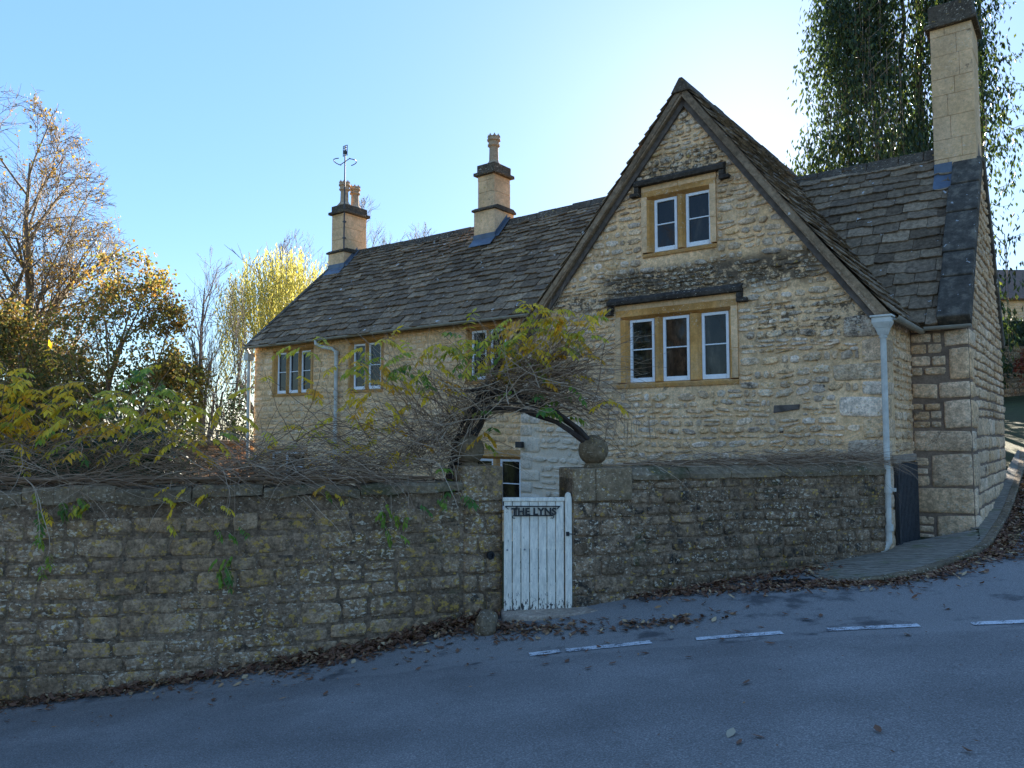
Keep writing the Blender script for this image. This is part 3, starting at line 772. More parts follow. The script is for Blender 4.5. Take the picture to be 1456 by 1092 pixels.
rx = axis([(-30,-10,20),(-10,13,92),(13,18,10)]); ry = axis([(-5,5,24),(5,13,64),(13,37,46)])
def LWY(x): d = max(x + 5.5, 0); return 8.2 + .1*(x+5.5) + .033*d*d
def road_keep(x, y):
    if x < -.1: return y < LWY(x) + .25
    if x < 5.6: return y < 9.75 + .33*x + .1
    if x < 6.6: return y < 11.6
    u = V((x, y, 0)) - ORG
    return u.dot(E1) > .9 + .5 and u.dot(E1) < 7.5
sheet('road', rx, ry, lambda x, y: zr(x, y) + .004*nz(x*1.5, y*1.5), M['road'], road_keep)
def strip(name, path, w, lift, mat, kind='structure'):
    mb = MB(); n = len(path); vs = []
    for i, (x, y) in enumerate(path):
        a = V((path[min(i+1,n-1)][0]-path[max(i-1,0)][0], path[min(i+1,n-1)][1]-path[max(i-1,0)][1], 0)).normalized(); s = V((-a.y, a.x, 0))
        ww = w*(.5 + .04*nz(i*.9, 3))
        for k in (-1, 1):
            p = V((x, y, 0)) + s*ww*k; vs.append((p.x, p.y, zr(p.x, p.y) + lift + .004*nz(p.x*1.5, p.y*1.5)))
    mb.add(vs, [(2*i+2, 2*i+3, 2*i+1, 2*i) for i in range(n-1)])
    return tag(mb.build(name, mat), kind=kind)
def seg(a, b, n=14): return [(a[0]+(b[0]-a[0])*i/n, a[1]+(b[1]-a[1])*i/n) for i in range(n+1)]
for a, b in (((.18,8.13),(.5,8.15)), ((.56,8.15),(1.45,8.15)), ((1.9,8.07),(2.75,7.95)), ((3.17,7.86),(3.98,7.63)), ((4.40,7.47),(5.3,7.14)), ((5.75,6.95),(6.6,6.55))):
    strip('road_marking', seg(a, b), .165, .007, M['paint'])
# raised paving in front of the block, its kerb and the wet channel beside it
kerb = [(3.95,9.98),(4.25,9.75),(4.72,9.72),(5.3,9.98),(5.85,10.36),(6.4,10.78),(6.85,11.22),(7.45,12.0),(8.3,13.12),(9.4,14.6),(10.6,16.2),(11.7,17.7),(13.0,19.6)]
def smooth(p, k=4):
    out = []
    for i in range(len(p)-1):
        p0, p1, p2, p3 = p[max(i-1,0)], p[i], p[i+1], p[min(i+2,len(p)-1)]
        for j in range(k):
            t = j/k
            out.append(tuple(.5*((2*b)+(-a+c)*t+(2*a-5*b+4*c-d)*t*t+(-a+3*b-3*c+d)*t**3) for a, b, c, d in zip(p0, p1, p2, p3)))
    return out + [tuple(p[-1])]
kp = smooth(kerb, 5)
back = []
for (x, y) in kp:
    if x < 5.4: back.append((x, max(9.75+.335*x-.02, y+.02)))
    else:
        k = min(1, (x-5.4)/1.3); a = V((5.6, 11.6, 0)).lerp(ORG + E1*.95 + E2*1.9, k)
        if x > 6.7:
            d = (V((x, y, 0)) - ORG).dot(E2); a = ORG + E1*.80 + E2*max(d, 1.9)
        back.append((a.x, a.y))
mb = MB(); n = len(kp); K = 9; vs = []
hf = lambda i: .015 + .05*ss(0, 14, i)
for i in range(n):
    for k in range(K+1):
        x = kp[i][0] + (back[i][0]-kp[i][0])*k/K; y = kp[i][1] + (back[i][1]-kp[i][1])*k/K
        vs.append((x, y, zr(x, y) + hf(i) + .012*nz(x*4, y*9, 2) + .02*k/K))
mb.add(vs, [(i*(K+1)+k, (i+1)*(K+1)+k, (i+1)*(K+1)+k+1, i*(K+1)+k+1) for i in range(n-1) for k in range(K)])
tag(mb.build('pavement', M['paving'], smooth=True), kind='structure')
mb = MB(); i = 0
while i < n-2:
    j = min(i+3, n-1); q = []
    for m_ in (i, j):
        p = V((*kp[m_], 0)); d = V((*kp[min(m_+1,n-1)], 0)) - V((*kp[max(m_-1,0)], 0)); d.normalize(); s = V((d.y, -d.x, 0)); q.append((p, s, d))
    (p, s, d), (p2, s2, d2) = q
    p = p + d*.006; p2 = p2 - d2*.006
    A = [p - s*.06, p + s*.07, p2 + s2*.07, p2 - s2*.06]
    mb.hexa([V((a.x, a.y, zr(a.x, a.y)-.1)) for a in (A[0], A[1], A[2], A[3])] + [V((a.x, a.y, zr(a.x, a.y)+hf(i if kk in (0,1) else j)+.012)) for kk, a in enumerate(A)])
    i = j
tag(mb.build('kerb', M['coping'], bevel=.02), kind='structure')
ch = []
for i in range(26, n):
    d = V((*kp[min(i+1,n-1)], 0)) - V((*kp[max(i-1,0)], 0)); d.normalize(); s = V((d.y, -d.x, 0)); p = V((*kp[i], 0)) + s*.24; ch.append((p.x, p.y))
strip('gutter_channel', ch, .22, .009, M['wet'])

# ------------------------------------------------------------------ lane walls
def curve_frame(pts):
    S = [0]
    for a, b in zip(pts, pts[1:]): S.append(S[-1] + math.hypot(b[0]-a[0], b[1]-a[1]))
    def at(s):
        s = min(max(s, 0), S[-1] - 1e-6)
        k = 0
        while S[k+1] <= s: k += 1
        u = (s - S[k])/(S[k+1]-S[k]); a, b = pts[k], pts[k+1]
        d = V((b[0]-a[0], b[1]-a[1], 0)).normalized()
        # blend direction for smooth normals
        if u > .5 and k+2 < len(pts): e = V((pts[k+2][0]-b[0], pts[k+2][1]-b[1], 0)).normalized(); d = d.lerp(e, u-.5).normalized()
        elif u < .5 and k > 0: e = V((a[0]-pts[k-1][0], a[1]-pts[k-1][1], 0)).normalized(); d = d.lerp(e, .5-u).normalized()
        return V((a[0]+(b[0]-a[0])*u, a[1]+(b[1]-a[1])*u, 0)), d
    def P(s, t, h):
        p, d = at(s); return V((p.x + d.y*h, p.y - d.x*h, t))
    return P, S[-1], at
LP, LS, LAT = curve_frame([(x, LWY(x)) for x in [-11 + .45*i for i in range(24)] + [-.12]])
RP, RS, RAT = curve_frame([(.75, 9.60), (2.3, 10.11), (3.9, 10.66), (5.42, 11.20)])
PW = .53
def ztop_l(s): return 1.76 - .06*s/LS + .012*nz(s*.8, 4)
lw = thing('lane_wall', 'long lichen spotted stone garden wall in shade left of the white gate, with stone ball at its end', 'wall', (-5.5, 8.4, zr(-5.5, 8.3)))
def wall_core(P, L, n, top, mat, parent, th=.42, name='wall'):
    mb = MB(); vs = []
    for i in range(n+1):
        s = L*i/n; z0 = zr(*P(s,0,0)[:2]) - .3
        vs += [P(s, z0, 0), P(s, top(s), 0), P(s, top(s), -th), P(s, z0, -th)]
    mb.add(vs, [(4*i+k, 4*i+4+k, 4*i+4+(k+1)%4, 4*i+(k+1)%4) for i in range(n) for k in range(4)] + [(0,1,2,3), (4*n+3,4*n+2,4*n+1,4*n)])
    return mb.build(name, mat, parent)
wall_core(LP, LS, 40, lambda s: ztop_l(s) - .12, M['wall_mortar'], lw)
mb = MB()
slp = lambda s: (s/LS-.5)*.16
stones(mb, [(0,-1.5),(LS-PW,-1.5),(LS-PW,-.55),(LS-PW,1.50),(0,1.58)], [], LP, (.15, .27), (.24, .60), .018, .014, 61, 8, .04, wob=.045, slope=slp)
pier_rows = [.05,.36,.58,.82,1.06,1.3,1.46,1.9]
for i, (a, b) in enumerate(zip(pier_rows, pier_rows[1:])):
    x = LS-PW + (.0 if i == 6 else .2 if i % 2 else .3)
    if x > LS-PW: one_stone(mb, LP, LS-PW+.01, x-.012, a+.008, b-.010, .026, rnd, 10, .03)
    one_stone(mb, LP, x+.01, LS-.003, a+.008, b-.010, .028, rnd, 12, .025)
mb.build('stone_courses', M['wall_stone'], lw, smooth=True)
mb = MB(); s = .0; rg = random.Random(8)
while s < LS-PW-.05:
    l = min(rg.uniform(.7, 1.25), LS-PW-s-.02)
    if LS-PW-s-l < .3: l = LS-PW-s-.02
    th = .17 if s < 7 else .12; n = 7; vs = []
    dz = rg.uniform(-.025, .02); o = rg.uniform(.015, .075)
    for k in range(n+1):
        q = s + l*k/n; e = .015 if k in (0, n) else 0; z1 = ztop_l(q) + dz + .04*nz(q*2.2, s) + .015*nz(q*9, s) - e; z0 = z1 - th + .035*nz(q*3, s, 3) + e
        vs += [LP(q, z0, o-e+.014*nz(q*3,7)), LP(q, z1-.035, o+.012-e+.016*nz(q*3,9)), LP(q, z1, o-.035), LP(q, z1+.01, -.45), LP(q, z0, -.46)]
    mb.add(vs, [(5*k+i, 5*k+5+i, 5*k+5+(i+1)%5, 5*k+(i+1)%5) for k in range(n) for i in range(5)] + [(0,1,2,3,4), (5*n+4,5*n+3,5*n+2,5*n+1,5*n)])
    s += l + .012
mb.build('coping', M['coping'], lw)
def ball(c, r, name, parent):
    mb = MB(); prof = [(r*1.0*math.sin(PI*i/16+1e-3), -r*math.cos(PI*i/16)) for i in range(1, 17)]
    vs0 = len(mb.v); mb.lathe(c, prof, 28)
    mb.v = [tuple(V(c) + (V(p)-V(c))*(1+.03*nz(p[0]*5, p[1]*5, p[2]*5))) for p in mb.v]
    mb.lathe((c[0], c[1], c[2]-r-.035), [(r*.62,0),(r*.62,.03),(r*.5,.07),(r*.42,.1)], 20)
    return mb.build(name, M['ball'], parent, smooth=True)
mb = MB(); pc, pd = LAT(LS-PW/2)
mb.prism([(LS-PW-.01,1.46),(LS+.0,1.46),(LS+.0,1.895),(LS-PW-.01,1.90)], LP, -.45, .03); mb.build('pier_cap', M['wall_stone'], lw, bevel=.03, seg=3)
p = LP(LS-PW/2-.1, 2.095, -.2); ball((p.x, p.y, p.z), .185, 'ball_finial', lw)
p = LP(LS-.18, .80, .045)
mb = MB(); mb.lathe((0,0,0), [(.05,0),(.055,.02),(.045,.05),(.03,.05),(.028,.02)], 12)
mb.v = [tuple(LP(LS-.18+x, .80+y, .03+z)) for x, y, z in mb.v]; mb.build('iron_boss', M['iron'], lw)

rw = thing('lane_wall', 'lower dark weathered stone wall between the white gate and the downpipe, with ball topped pier', 'wall', (3, 10.35, zr(3, 10.3)))
PR_ = .78
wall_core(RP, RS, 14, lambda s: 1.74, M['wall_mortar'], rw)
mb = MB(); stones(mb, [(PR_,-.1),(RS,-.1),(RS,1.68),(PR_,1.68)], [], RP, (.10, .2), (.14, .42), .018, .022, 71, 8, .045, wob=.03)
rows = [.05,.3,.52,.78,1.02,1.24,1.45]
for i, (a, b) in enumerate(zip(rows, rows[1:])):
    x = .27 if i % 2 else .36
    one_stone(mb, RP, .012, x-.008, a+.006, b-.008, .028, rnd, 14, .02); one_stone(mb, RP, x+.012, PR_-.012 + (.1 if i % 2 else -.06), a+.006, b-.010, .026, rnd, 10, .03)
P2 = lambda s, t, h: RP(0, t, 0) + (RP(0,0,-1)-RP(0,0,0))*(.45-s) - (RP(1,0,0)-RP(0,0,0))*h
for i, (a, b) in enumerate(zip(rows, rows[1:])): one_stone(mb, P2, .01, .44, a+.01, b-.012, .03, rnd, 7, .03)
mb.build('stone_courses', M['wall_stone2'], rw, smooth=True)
mb = MB(); mb.prism([(-.03,1.455),(.30,1.455),(.30,1.865),(-.03,1.865)], RP, -.46, .055); mb.prism([(.304,1.455),(PR_+.02,1.455),(PR_+.02,1.87),(.304,1.87)], RP, -.46, .06)
mb.build('pier_cap', M['pier'], rw, bevel=.02, seg=3)
p = RP(.37, 2.09, -.18); ball((p.x, p.y, p.z), .195, 'ball_finial', rw)
mb = MB(); s = PR_+.03
while s < RS-.02:
    l = min(rg.uniform(.6, 1.0), RS-s); n = 6; vs = []; dz = rg.uniform(-.01, .01)
    if RS-s-l < .25: l = RS-s
    for k in range(n+1):
        q = s + l*k/n; e = .012 if k in (0, n) else 0; w = .012*nz(q*4, 2); z1 = 1.89 + dz + w - e; z0 = 1.71 + e + .01*nz(q*3, 5)
        vs += [RP(q, z0, .05-e), RP(q, z0+.06, .055-e+w), RP(q, z1-.02, -.06), RP(q, z1, -.2), RP(q, z0, -.46)]
    mb.add(vs, [(5*k+i, 5*k+5+i, 5*k+5+(i+1)%5, 5*k+(i+1)%5) for k in range(n) for i in range(5)] + [(0,1,2,3,4), (5*n+4,5*n+3,5*n+2,5*n+1,5*n)])
    s += l + .01
mb.build('coping', M['coping'], rw)

# ------------------------------------------------------------------ the white gate
G0, G1 = V((-.105, 9.56, 0)), V((.645, 9.60, 0)); gd = (G1-G0).normalized(); GW = (G1-G0).length
GP = lambda s, t, h: V((G0.x + gd.x*s + gd.y*h, G0.y + gd.y*s - gd.x*h, t))
gt = thing('garden_gate', 'narrow white boarded gate with flaking paint and black iron lettering between the stone piers', 'gate', (.27, 9.58, .1))
z0, z1 = .125, 1.46; nb = 7; bw = GW/nb
for i in range(nb):
    mb = MB(); a = i*bw+.005; b = (i+1)*bw-.005; zt = z1 + rnd.uniform(-.004,.004)
    mb.prism([(a, z0+rnd.uniform(0,.02)), (b, z0+rnd.uniform(0,.02)), (b, zt), (a, zt)], GP, -.012+rnd.uniform(-.002,.002), .014+rnd.uniform(-.002,.002))
    mb.build('board', M['gate'], gt, bevel=.005)
mb = MB()
for zz in (.35, 1.2): mb = MB(); mb.prism([(.02,zz),(GW-.02,zz),(GW-.02,zz+.11),(.02,zz+.11)], GP, -.05, -.016); mb.build('rail', M['gate'], gt)
mb = MB(); mb.prism([(-.01,z1+.004),(GW+.005,z1+.004),(GW+.005,z1+.05),(-.01,z1+.05)], GP, -.045, .03); mb.build('top_rail', M['gate'], gt, bevel=.008)
mb = MB(); mb.prism([(GW+.012,.1),(GW+.095,.1),(GW+.095,1.50),(GW+.08,1.56),(GW+.05,1.575),(GW+.02,1.55),(GW+.012,1.5)], GP, -.05, .03); mb.build('jamb_post', M['gate'], gt, bevel=.01)
mb = MB(); mb.prism([(GW+.02,1.04),(GW+.06,1.04),(GW+.06,1.09),(GW+.02,1.09)], GP, .031, .05); mb.tube([GP(GW+.06,1.065,.045), GP(GW+.13,1.06,.05)], .006, 6)
mb.build('latch', M['iron'], gt)
for a, zz in ((.045, .87), (.26, .875)): mb = MB(); mb.lathe((0,0,0), [(.012,0),(.012,.004),(.006,.008)], 8); k = 8*3; mb.v[-k:] = [tuple(GP(a+x, zz+y, .017+z)) for x, y, z in mb.v[-k:]]; mb.build('bolt_head', M['steel'], gt)
npl = MB(); zb = 1.405
npl.tube([GP(.02, zb, .034), GP(.70, zb-.004, .034)], .0075, 6)
npl.tube([GP(.13, zb-.115, .034), GP(.60, zb-.115, .034)], .0075, 6)
for s0, sg in ((.02, 1), (.70, -1)):
    npl.tube([GP(s0+sg*(.02-.02*math.cos(a)), zb-.018+.018*math.cos(a*1.0)-.0*a, .034) for a in [k*PI/5 for k in range(6)]], .006, 5)
for s0, sg in ((.13, -1), (.60, 1)):
    npl.tube([GP(s0+sg*.022*math.sin(a), zb-.115+(.016-.016*math.cos(a))*-1, .034) for a in [k*PI/5 for k in range(7)]], .006, 5)
npl.tube([GP(.155, zb, .034), GP(.155, zb-.115, .034)], .0065, 5)
np_ = npl.build('name_sign', M['iron'], gt)
cu = bpy.data.curves.new('lettering', 'FONT'); cu.body = 'THE LYNS'; cu.size = .118; cu.extrude = .006; cu.offset = .0052; cu.space_character = 1.07; cu.align_x = 'CENTER'
to = bpy.data.objects.new('lettering', cu); C.objects.link(to)
me = bpy.data.meshes.new_from_object(to.evaluated_get(bpy.context.evaluated_depsgraph_get()))
bpy.data.objects.remove(to)
lt = MB(); lt.v = [tuple(GP(.375+x, zb-.105+y, .034+z)) for x, y, z in [v.co for v in me.vertices]]; lt.f = [tuple(p.vertices) for p in me.polygons]
bpy.data.meshes.remove(me)
lt.build('lettering', M['iron'], np_)

# step, guard stone, drain
mb = MB(); vs = []
poly = [(-.12,9.34),(.35,9.24),(.95,9.32),(1.32,9.5),(1.1,9.72),(.6,9.78),(-.15,9.75)]
mb.prism(poly, lambda u, v, h: V((u, v, h + .04*u)), -.05, .135)
tag(mb.build('door_step', M['step'], bevel=.03, seg=3), 'worn grey stone threshold slab in front of the white gate', 'step')
def boulder(name, c, r, label, cat, mat, tilt=0):
    mb = MB(); n, m = 20, 14; vs = []
    for i in range(m+1):
        for k in range(n):
            a, b = 2*PI*k/n, PI*i/m - PI/2
            x, y, z = (abs(math.cos(a))**.7*(1 if math.cos(a) > 0 else -1))*math.cos(b)**.6, (abs(math.sin(a))**.7*(1 if math.sin(a) > 0 else -1))*math.cos(b)**.6, math.sin(b)
            q = 1 + .13*nz(x*1.6+c[0], y*1.6, z*1.6)
            X, Y, Z = x*r[0]*q, y*r[1]*q, z*r[2]*q
            vs.append((c[0] + X*math.cos(tilt) + Z*math.sin(tilt), c[1]+Y, c[2] + Z*math.cos(tilt) - X*math.sin(tilt)))
    mb.add(vs, [(i*n+k, i*n+(k+1)%n, (i+1)*n+(k+1)%n, (i+1)*n+k) for i in range(m) for k in range(n)])
    return tag(mb.build(name, mat, smooth=True), label, cat)
boulder('guard_stone', (-.30, 9.16, .06), (.13, .24, .17), 'rounded mossy guard stone at the wall foot left of the gate', 'stone', M['coping'], .25)
boulder('edging_stone', (1.62, 9.72, .16), (.16, .1, .06), 'low flat stone among dead leaves below the ball topped pier', 'stone', M['step'])
dg = thing('drain_grate', 'black iron drain grate half covered by dead leaves beside the raised paving', 'drain', (3.5, 9.85, zr(3.5, 9.85)))
mb = MB()
def dgp(u, v, h): x, y = 3.5 + u*.96 + v*.1, 9.85 - u*.1 + v*.96; return V((x, y, zr(x, y) + h))
for a in ((-.34,-.22,.34,-.19),(-.34,.19,.34,.22),(-.34,-.19,-.31,.19),(.31,-.19,.34,.19)): mb.prism([(a[0],a[1]),(a[2],a[1]),(a[2],a[3]),(a[0],a[3])], dgp, -.03, .02)
mb.build('frame', M['iron'], dg)
mb = MB()
for i in range(12): x = -.29 + i*.052; mb.prism([(x,-.19),(x+.024,-.19),(x+.03,.19),(x+.006,.19)], dgp, -.03, .016)
mb.prism([(-.31,-.19),(.31,-.19),(.31,.19),(-.31,.19)], dgp, .005, .0085)
mb.build('bars', M['iron'], dg)
# ------------------------------------------------------------------ vegetation helpers
def rv(rg): 
    while True:
        v = V((rg.uniform(-1,1), rg.uniform(-1,1), rg.uniform(-1,1)))
        if .05 < v.length < 1: return v.normalized()
def leaf_quad(mb, p, d, n, l, w, col=None, fold=.25):
    """a leaf of length l along d, facing n, folded along its midrib"""
    s = d.cross(n)
    if s.length < 1e-4: return
    s.normalize(); n = s.cross(d)
    a, b = p + d*l*.45 + s*w*.5 + n*w*fold, p + d*l*.45 - s*w*.5 + n*w*fold
    mb.add([p, a, p + d*l, b], [(0,2,1),(0,3,2)], col)
def blob_leaf(mb, p, d, n, l, w, col=None):
    s = d.cross(n)
    if s.length < 1e-4: return
    s.normalize()
    mb.add([p, p+d*l*.5+s*w*.5, p+d*l, p+d*l*.5-s*w*.5], [(0,1,2,3)], col)

def grow(mb, tips, rg, p, d, L, r, lev, mx, cfg):
    sg = max(3, 6-lev); pts = [p]; rad = [r]; q = p.copy(); dd = d.copy(); end_r = r*(.10 if lev == 0 else .4 if lev < mx else .3)
    for i in range(sg):
        dd = (dd + rv(rg)*cfg['wob'] + V((0,0,1))*cfg['up'][min(lev, len(cfg['up'])-1)]).normalized()
        q = q + dd*L/sg; pts.append(q.copy()); rad.append(r + (end_r-r)*(i+1)/sg)
    env = cfg.get('env')
    mb.tube(pts, rad, 7 if lev == 0 else 5 if lev < 2 else 3, False)
    if lev >= mx: tips.append((q, dd)); return
    if lev >= mx-1: tips.append((q, dd))
    nch = cfg['n'][min(lev, len(cfg['n'])-1)]
    for k in range(nch):
        u = cfg['from'] + (1-cfg['from'])*(k+rg.random()*.8)/nch if lev == 0 else .25 + .75*(k+rg.random()*.8)/nch
        u = min(u, .999); i = int(u*sg); f = u*sg - i
        b = pts[i].lerp(pts[i+1], f); ax = (pts[i+1]-pts[i]).normalized()
        out = ax.cross(rv(rg)); 
        if out.length < .1: continue
        out.normalize(); an = cfg['ang'][min(lev, len(cfg['ang'])-1)]*rg.uniform(.7, 1.25)
        nd = (ax*math.cos(an) + out*math.sin(an)).normalized()
        LL = L*cfg['len'][min(lev, len(cfg['len'])-1)]*rg.uniform(.65, 1.15)*(1.1-.3*u if lev == 0 else 1)
        if env and not env(b + nd*LL*.9): LL *= .5
        if env and not env(b + nd*LL*.5): continue
        grow(mb, tips, rg, b, nd, LL, max(rad[i]*cfg.get('rk', .55)*rg.uniform(.8,1.1), cfg['rmin']), lev+1, mx, cfg)

def tree(name, label, base, h, r, cfg, mx, bark, seed, leaves=None, group=None, stems=None, cat='tree'):
    rg = random.Random(seed); root = thing(name, label, cat, base, 0, group)
    mb = MB(); tips = []
    for (ox, oy, dx, dy, hh, rr) in (stems or [(0, 0, 0, 0, 1, 1)]):
        grow(mb, tips, rg, V(base) + V((ox, oy, -.3)), V((dx, dy, 1)).normalized(), h*hh, r*rr, 0, mx, cfg)
    mb.build('trunk', bark, root, smooth=True)
    if leaves:
        lm = MB(); leaves(lm, tips, rg); lm.build('crown', leaves.mat, root)
    return root, tips
def tuft(mat, n, rad, l, w, droop=.3, keep=None, colf=None):
    def f(lm, tips, rg):
        for p, d in tips:
            if keep and not keep(p, rg): continue
            for _ in range(n):
                q = p + rv(rg)*rad*rg.random(); dd = (rv(rg) + V((0,0,-droop))).normalized()
                blob_leaf(lm, q, dd, rv(rg), l*rg.uniform(.6,1.3), w*rg.uniform(.6,1.3), colf(q, rg) if colf else None)
    f.mat = mat; return f

# the tall half bare tree on the left
cfgb = dict(wob=.16, up=[.12,.05,.03,.02,.0], n=[15,8,7,5,3], ang=[.75,.75,.7,.7], len=[.50,.52,.52,.6], rmin=.013, **{'from': .2})
def envb(c, r, fl=None):
    return lambda p: sum(((p[i]-c[i])/r[i])**2 for i in range(3)) < 1
gb_ = zr(-23.3, 36)
e1_ = envb((-24.2, 36, 9.5), (5.6, 6, 9.9))
gold = tuft(M['leaf_gold'], 4, .35, .14, .10, .4, lambda p, rg: rg.random() < (.10 if p.z > 10 else .3 if p.z > 4 else .4))
tree('half_bare_tree', 'tall half bare tree with golden leaves low down at the left edge of the sky', (-23.6, 36, gb_), 16.9, .42, dict(cfgb, env=e1_), 4, M['bark'], 101, gold, None,
     [(0,0,.05,0,1,1),(-1.4,.5,-.10,.05,.95,.9),(.5,-.2,.22,-.05,.7,.6)])
# rounded tree turning orange
def ocol(p, rg):
    k = ss(2.5, 8.5, p.z + rg.uniform(-2, 2)); 
    o = rg.choice([(.34,.17,.05),(.34,.22,.06),(.24,.16,.05),(.24,.22,.06),(.18,.20,.05)]); g = rg.choice([(.06,.085,.03),(.09,.115,.035),(.14,.145,.045)])
    m = k if rg.random() < .8 else rg.random()
    return tuple(a*(1-m)+b*m for a, b in zip(g, o))
e2_ = envb((-15.1, 28, 3.4), (3.6, 3.6, 6.0))
cfgo = dict(wob=.14, up=[.1,.05,.03,.0], n=[9,6,4,3], ang=[.6,.7,.7], len=[.45,.5,.55], rmin=.014, env=e2_, **{'from': .12})
tree('autumn_tree', 'rounded leafy tree turning orange on top, in front of the taller half bare tree', (-15.1, 28, zr(-15, 28)), 9.2, .2, cfgo, 3, M['bark'], 102,
     tuft(M['leaf_orange'], 30, .6, .135, .095, .3, None, ocol), None, [(0,0,.0,0,1,1),(-.6,.2,-.22,0,.9,.8),(.6,-.2,.25,0,.85,.8),(.2,.3,.45,.1,.6,.6),(-.4,-.3,-.45,.1,.65,.6)])
# slender bare tree
e3_ = envb((-12.0, 30, 3.8), (2.0, 2.0, 6.0))
cfgs = dict(wob=.09, up=[.15,.14,.12,.1], n=[8,5,4,3], ang=[.45,.5,.5], len=[.5,.55,.55], rmin=.008, env=e3_, **{'from': .12})
tree('bare_tree', 'slender bare tree with many upright branches between the orange tree and the cottage end', (-11.95, 30, zr(-12, 30)), 9.6, .2, cfgs, 4, M['bark_mid'], 103, None, None, [(0,0,.0,0,1,1),(.15,0,.22,.1,.85,.5),(-.15,0,-.2,.1,.85,.5),(.2,.1,.42,0,.65,.4),(-.2,.1,-.4,0,.7,.4)])
# willow
root = thing('willow_tree', 'weeping willow with yellow hanging foliage behind the left end of the cottage roof', 'tree', (-11.7, 38, zr(-12, 38)))
rg = random.Random(104); mb = MB(); tips = []
cfgw = dict(wob=.15, up=[.1,.06,.0], n=[9,6,4], ang=[.6,.8,.8], len=[.36,.5,.5], rmin=.02, **{'from': .45})
grow(mb, tips, rg, V((-11.7, 38, -2.2)), V((0,0,1)), 10.5, .4, 0, 3, cfgw); mb.build('trunk', M['bark'], root, smooth=True)
lm = MB()
for k in range(560):
    a = rg.uniform(0, 2*PI); q = math.sqrt(rg.random()); x, y = -11.35 + 3.3*q*math.cos(a), 38 + 3*q*math.sin(a)
    zt = 11.5 - 2.4*q*q + rg.uniform(-.9,.4); L = rg.uniform(2.0, 5.0); n = int(L/.11); ph = rg.uniform(0, 6)
    for i in range(n):
        z = zt - .11*i; ox = .3*math.sin(ph + z*.5) + rg.uniform(-.06,.06)
        blob_leaf(lm, V((x+ox*(q+.3), y, z)), V((rg.uniform(-.5,.5), rg.uniform(-.5,.5), -1)).normalized(), rv(rg), rg.uniform(.14,.26), .06)
lm.build('crown', M['leaf_willow'], root)
# pale bare trees far behind the chimneys
for i, (x, y, h, sd, lab) in enumerate(((-14.0, 50, 15.6, 111, 'pale bare tree showing left of the left hand chimney stack'), (-9.6, 50, 17.6, 112, 'pale bare tree whose twigs rise right beside the left hand chimney stack'), (-6.4, 52, 16.6, 113, 'pale bare tree whose top just clears the roof ridge between the chimneys'))):
    ev = envb((x, y, h*.52), (2.9, 3, h*.50))
    tree('bare_tree', lab, (x, y, -1.8), h, .24, dict(wob=.1, up=[.15,.12,.1,.1], n=[12,6,5,3], ang=[.5,.5,.5], len=[.42,.5,.6], rmin=.012, env=ev, **{'from': .3}), 4, M['bark_far'], sd, None, 'pale bare trees behind the cottage', [(0,0,.0,0,1,1),(.2,0,.2,.05,.85,.6),(-.2,0,-.2,.1,.85,.6)])
# tall evergreen, hung with leafy curtains, behind the right hand chimney
root = thing('evergreen_tree', 'tall dark evergreen hung with curtains of drooping leaves behind the right hand chimney', 'tree', (15.6, 28.5, zr(15.6, 28.5)))
rg = random.Random(120); mb = MB(); lm = MB(); tops = []
for k, (ox, oy) in enumerate(((0,0),(-1.3,.4),(1.2,.3),(.6,-.5),(-2.3,.2),(2.2,.5),(-.7,-.3))):
    pts = [V((15.6+ox*.5, 28.5+oy, 1.6))]
    for z in range(4, 27, 2): pts.append(V((15.6+ox*(1+z*.012)+.25*nz(z*.3,k), 28.5+oy+.2*nz(z*.3,k,5), z)))
    mb.tube(pts, [.20*(1-i/len(pts)*.7)*(1.2 if k == 0 else .6) for i in range(len(pts))], 6); tops.append(pts)
def half_w(z): return 3.7 - .14*max(z-13, 0)
for k in range(5200):
    z = rg.uniform(8.5, 26); a = rg.uniform(0, 2*PI); q = rg.random()**.6*half_w(z)
    clump = nz(math.cos(a)*q*.62, z*.34, 3.7+math.sin(a)*q*.22) + .5*nz(math.cos(a)*q*1.5, z*.8, 9.1)
    if clump < .15: continue
    x, y = 14.9 + q*math.cos(a), 28.5 + q*.8*math.sin(a)
    if x > 17 and rg.random() < .45 + .3*(z < 13): continue; L = rg.uniform(.5, 1.9); n = int(L*17)
    st = [V((x*.75+15.3*.25, y, z+.7)), V((x, y, z+.15)), V((x+rg.uniform(-.15,.15), y, z-L*.5)), V((x+rg.uniform(-.2,.2), y, z-L))]
    if k % 4 == 0: mb.tube(st, [.02,.016,.010,.005], 3, False)
    for i in range(n):
        f = i/n; p = V((x + rg.gauss(0,.32+.1*f) + .25*L*f*(x-15.3)/4, y + rg.gauss(0,.3), z - L*f + rg.gauss(0,.12)))
        leaf_quad(lm, p, V((rg.uniform(-.6,.6), rg.uniform(-.6,.6), -1)).normalized(), rv(rg), rg.uniform(.16,.30), rg.uniform(.06,.11))
for k in range(130):                                             # thin outer twigs
    z = rg.uniform(9, 24); sg = rg.choice((-1, 1)); w = half_w(z); x = 15.3 + sg*w*rg.uniform(.6,.95); p = V((x, 28.5+rg.uniform(-1.5,1.5), z)); d = V((sg, rg.uniform(-.4,.4), rg.uniform(-.5,.6))).normalized(); pts = [p]
    for i in range(5): d = (d + rv(rg)*.35).normalized(); p = p + d*.2; pts.append(p)
    mb.tube(pts, [.014,.012,.010,.009,.008,.006], 3, False)
    for q in pts[1:]:
        for _ in range(3): leaf_quad(lm, q+rv(rg)*.1, V((rg.uniform(-.6,.6), rg.uniform(-.6,.6), -1)).normalized(), rv(rg), rg.uniform(.12,.22), .07)
mb.build('trunk', M['bark'], root, smooth=True); lm.build('crown', M['leaf_ivy'], root)

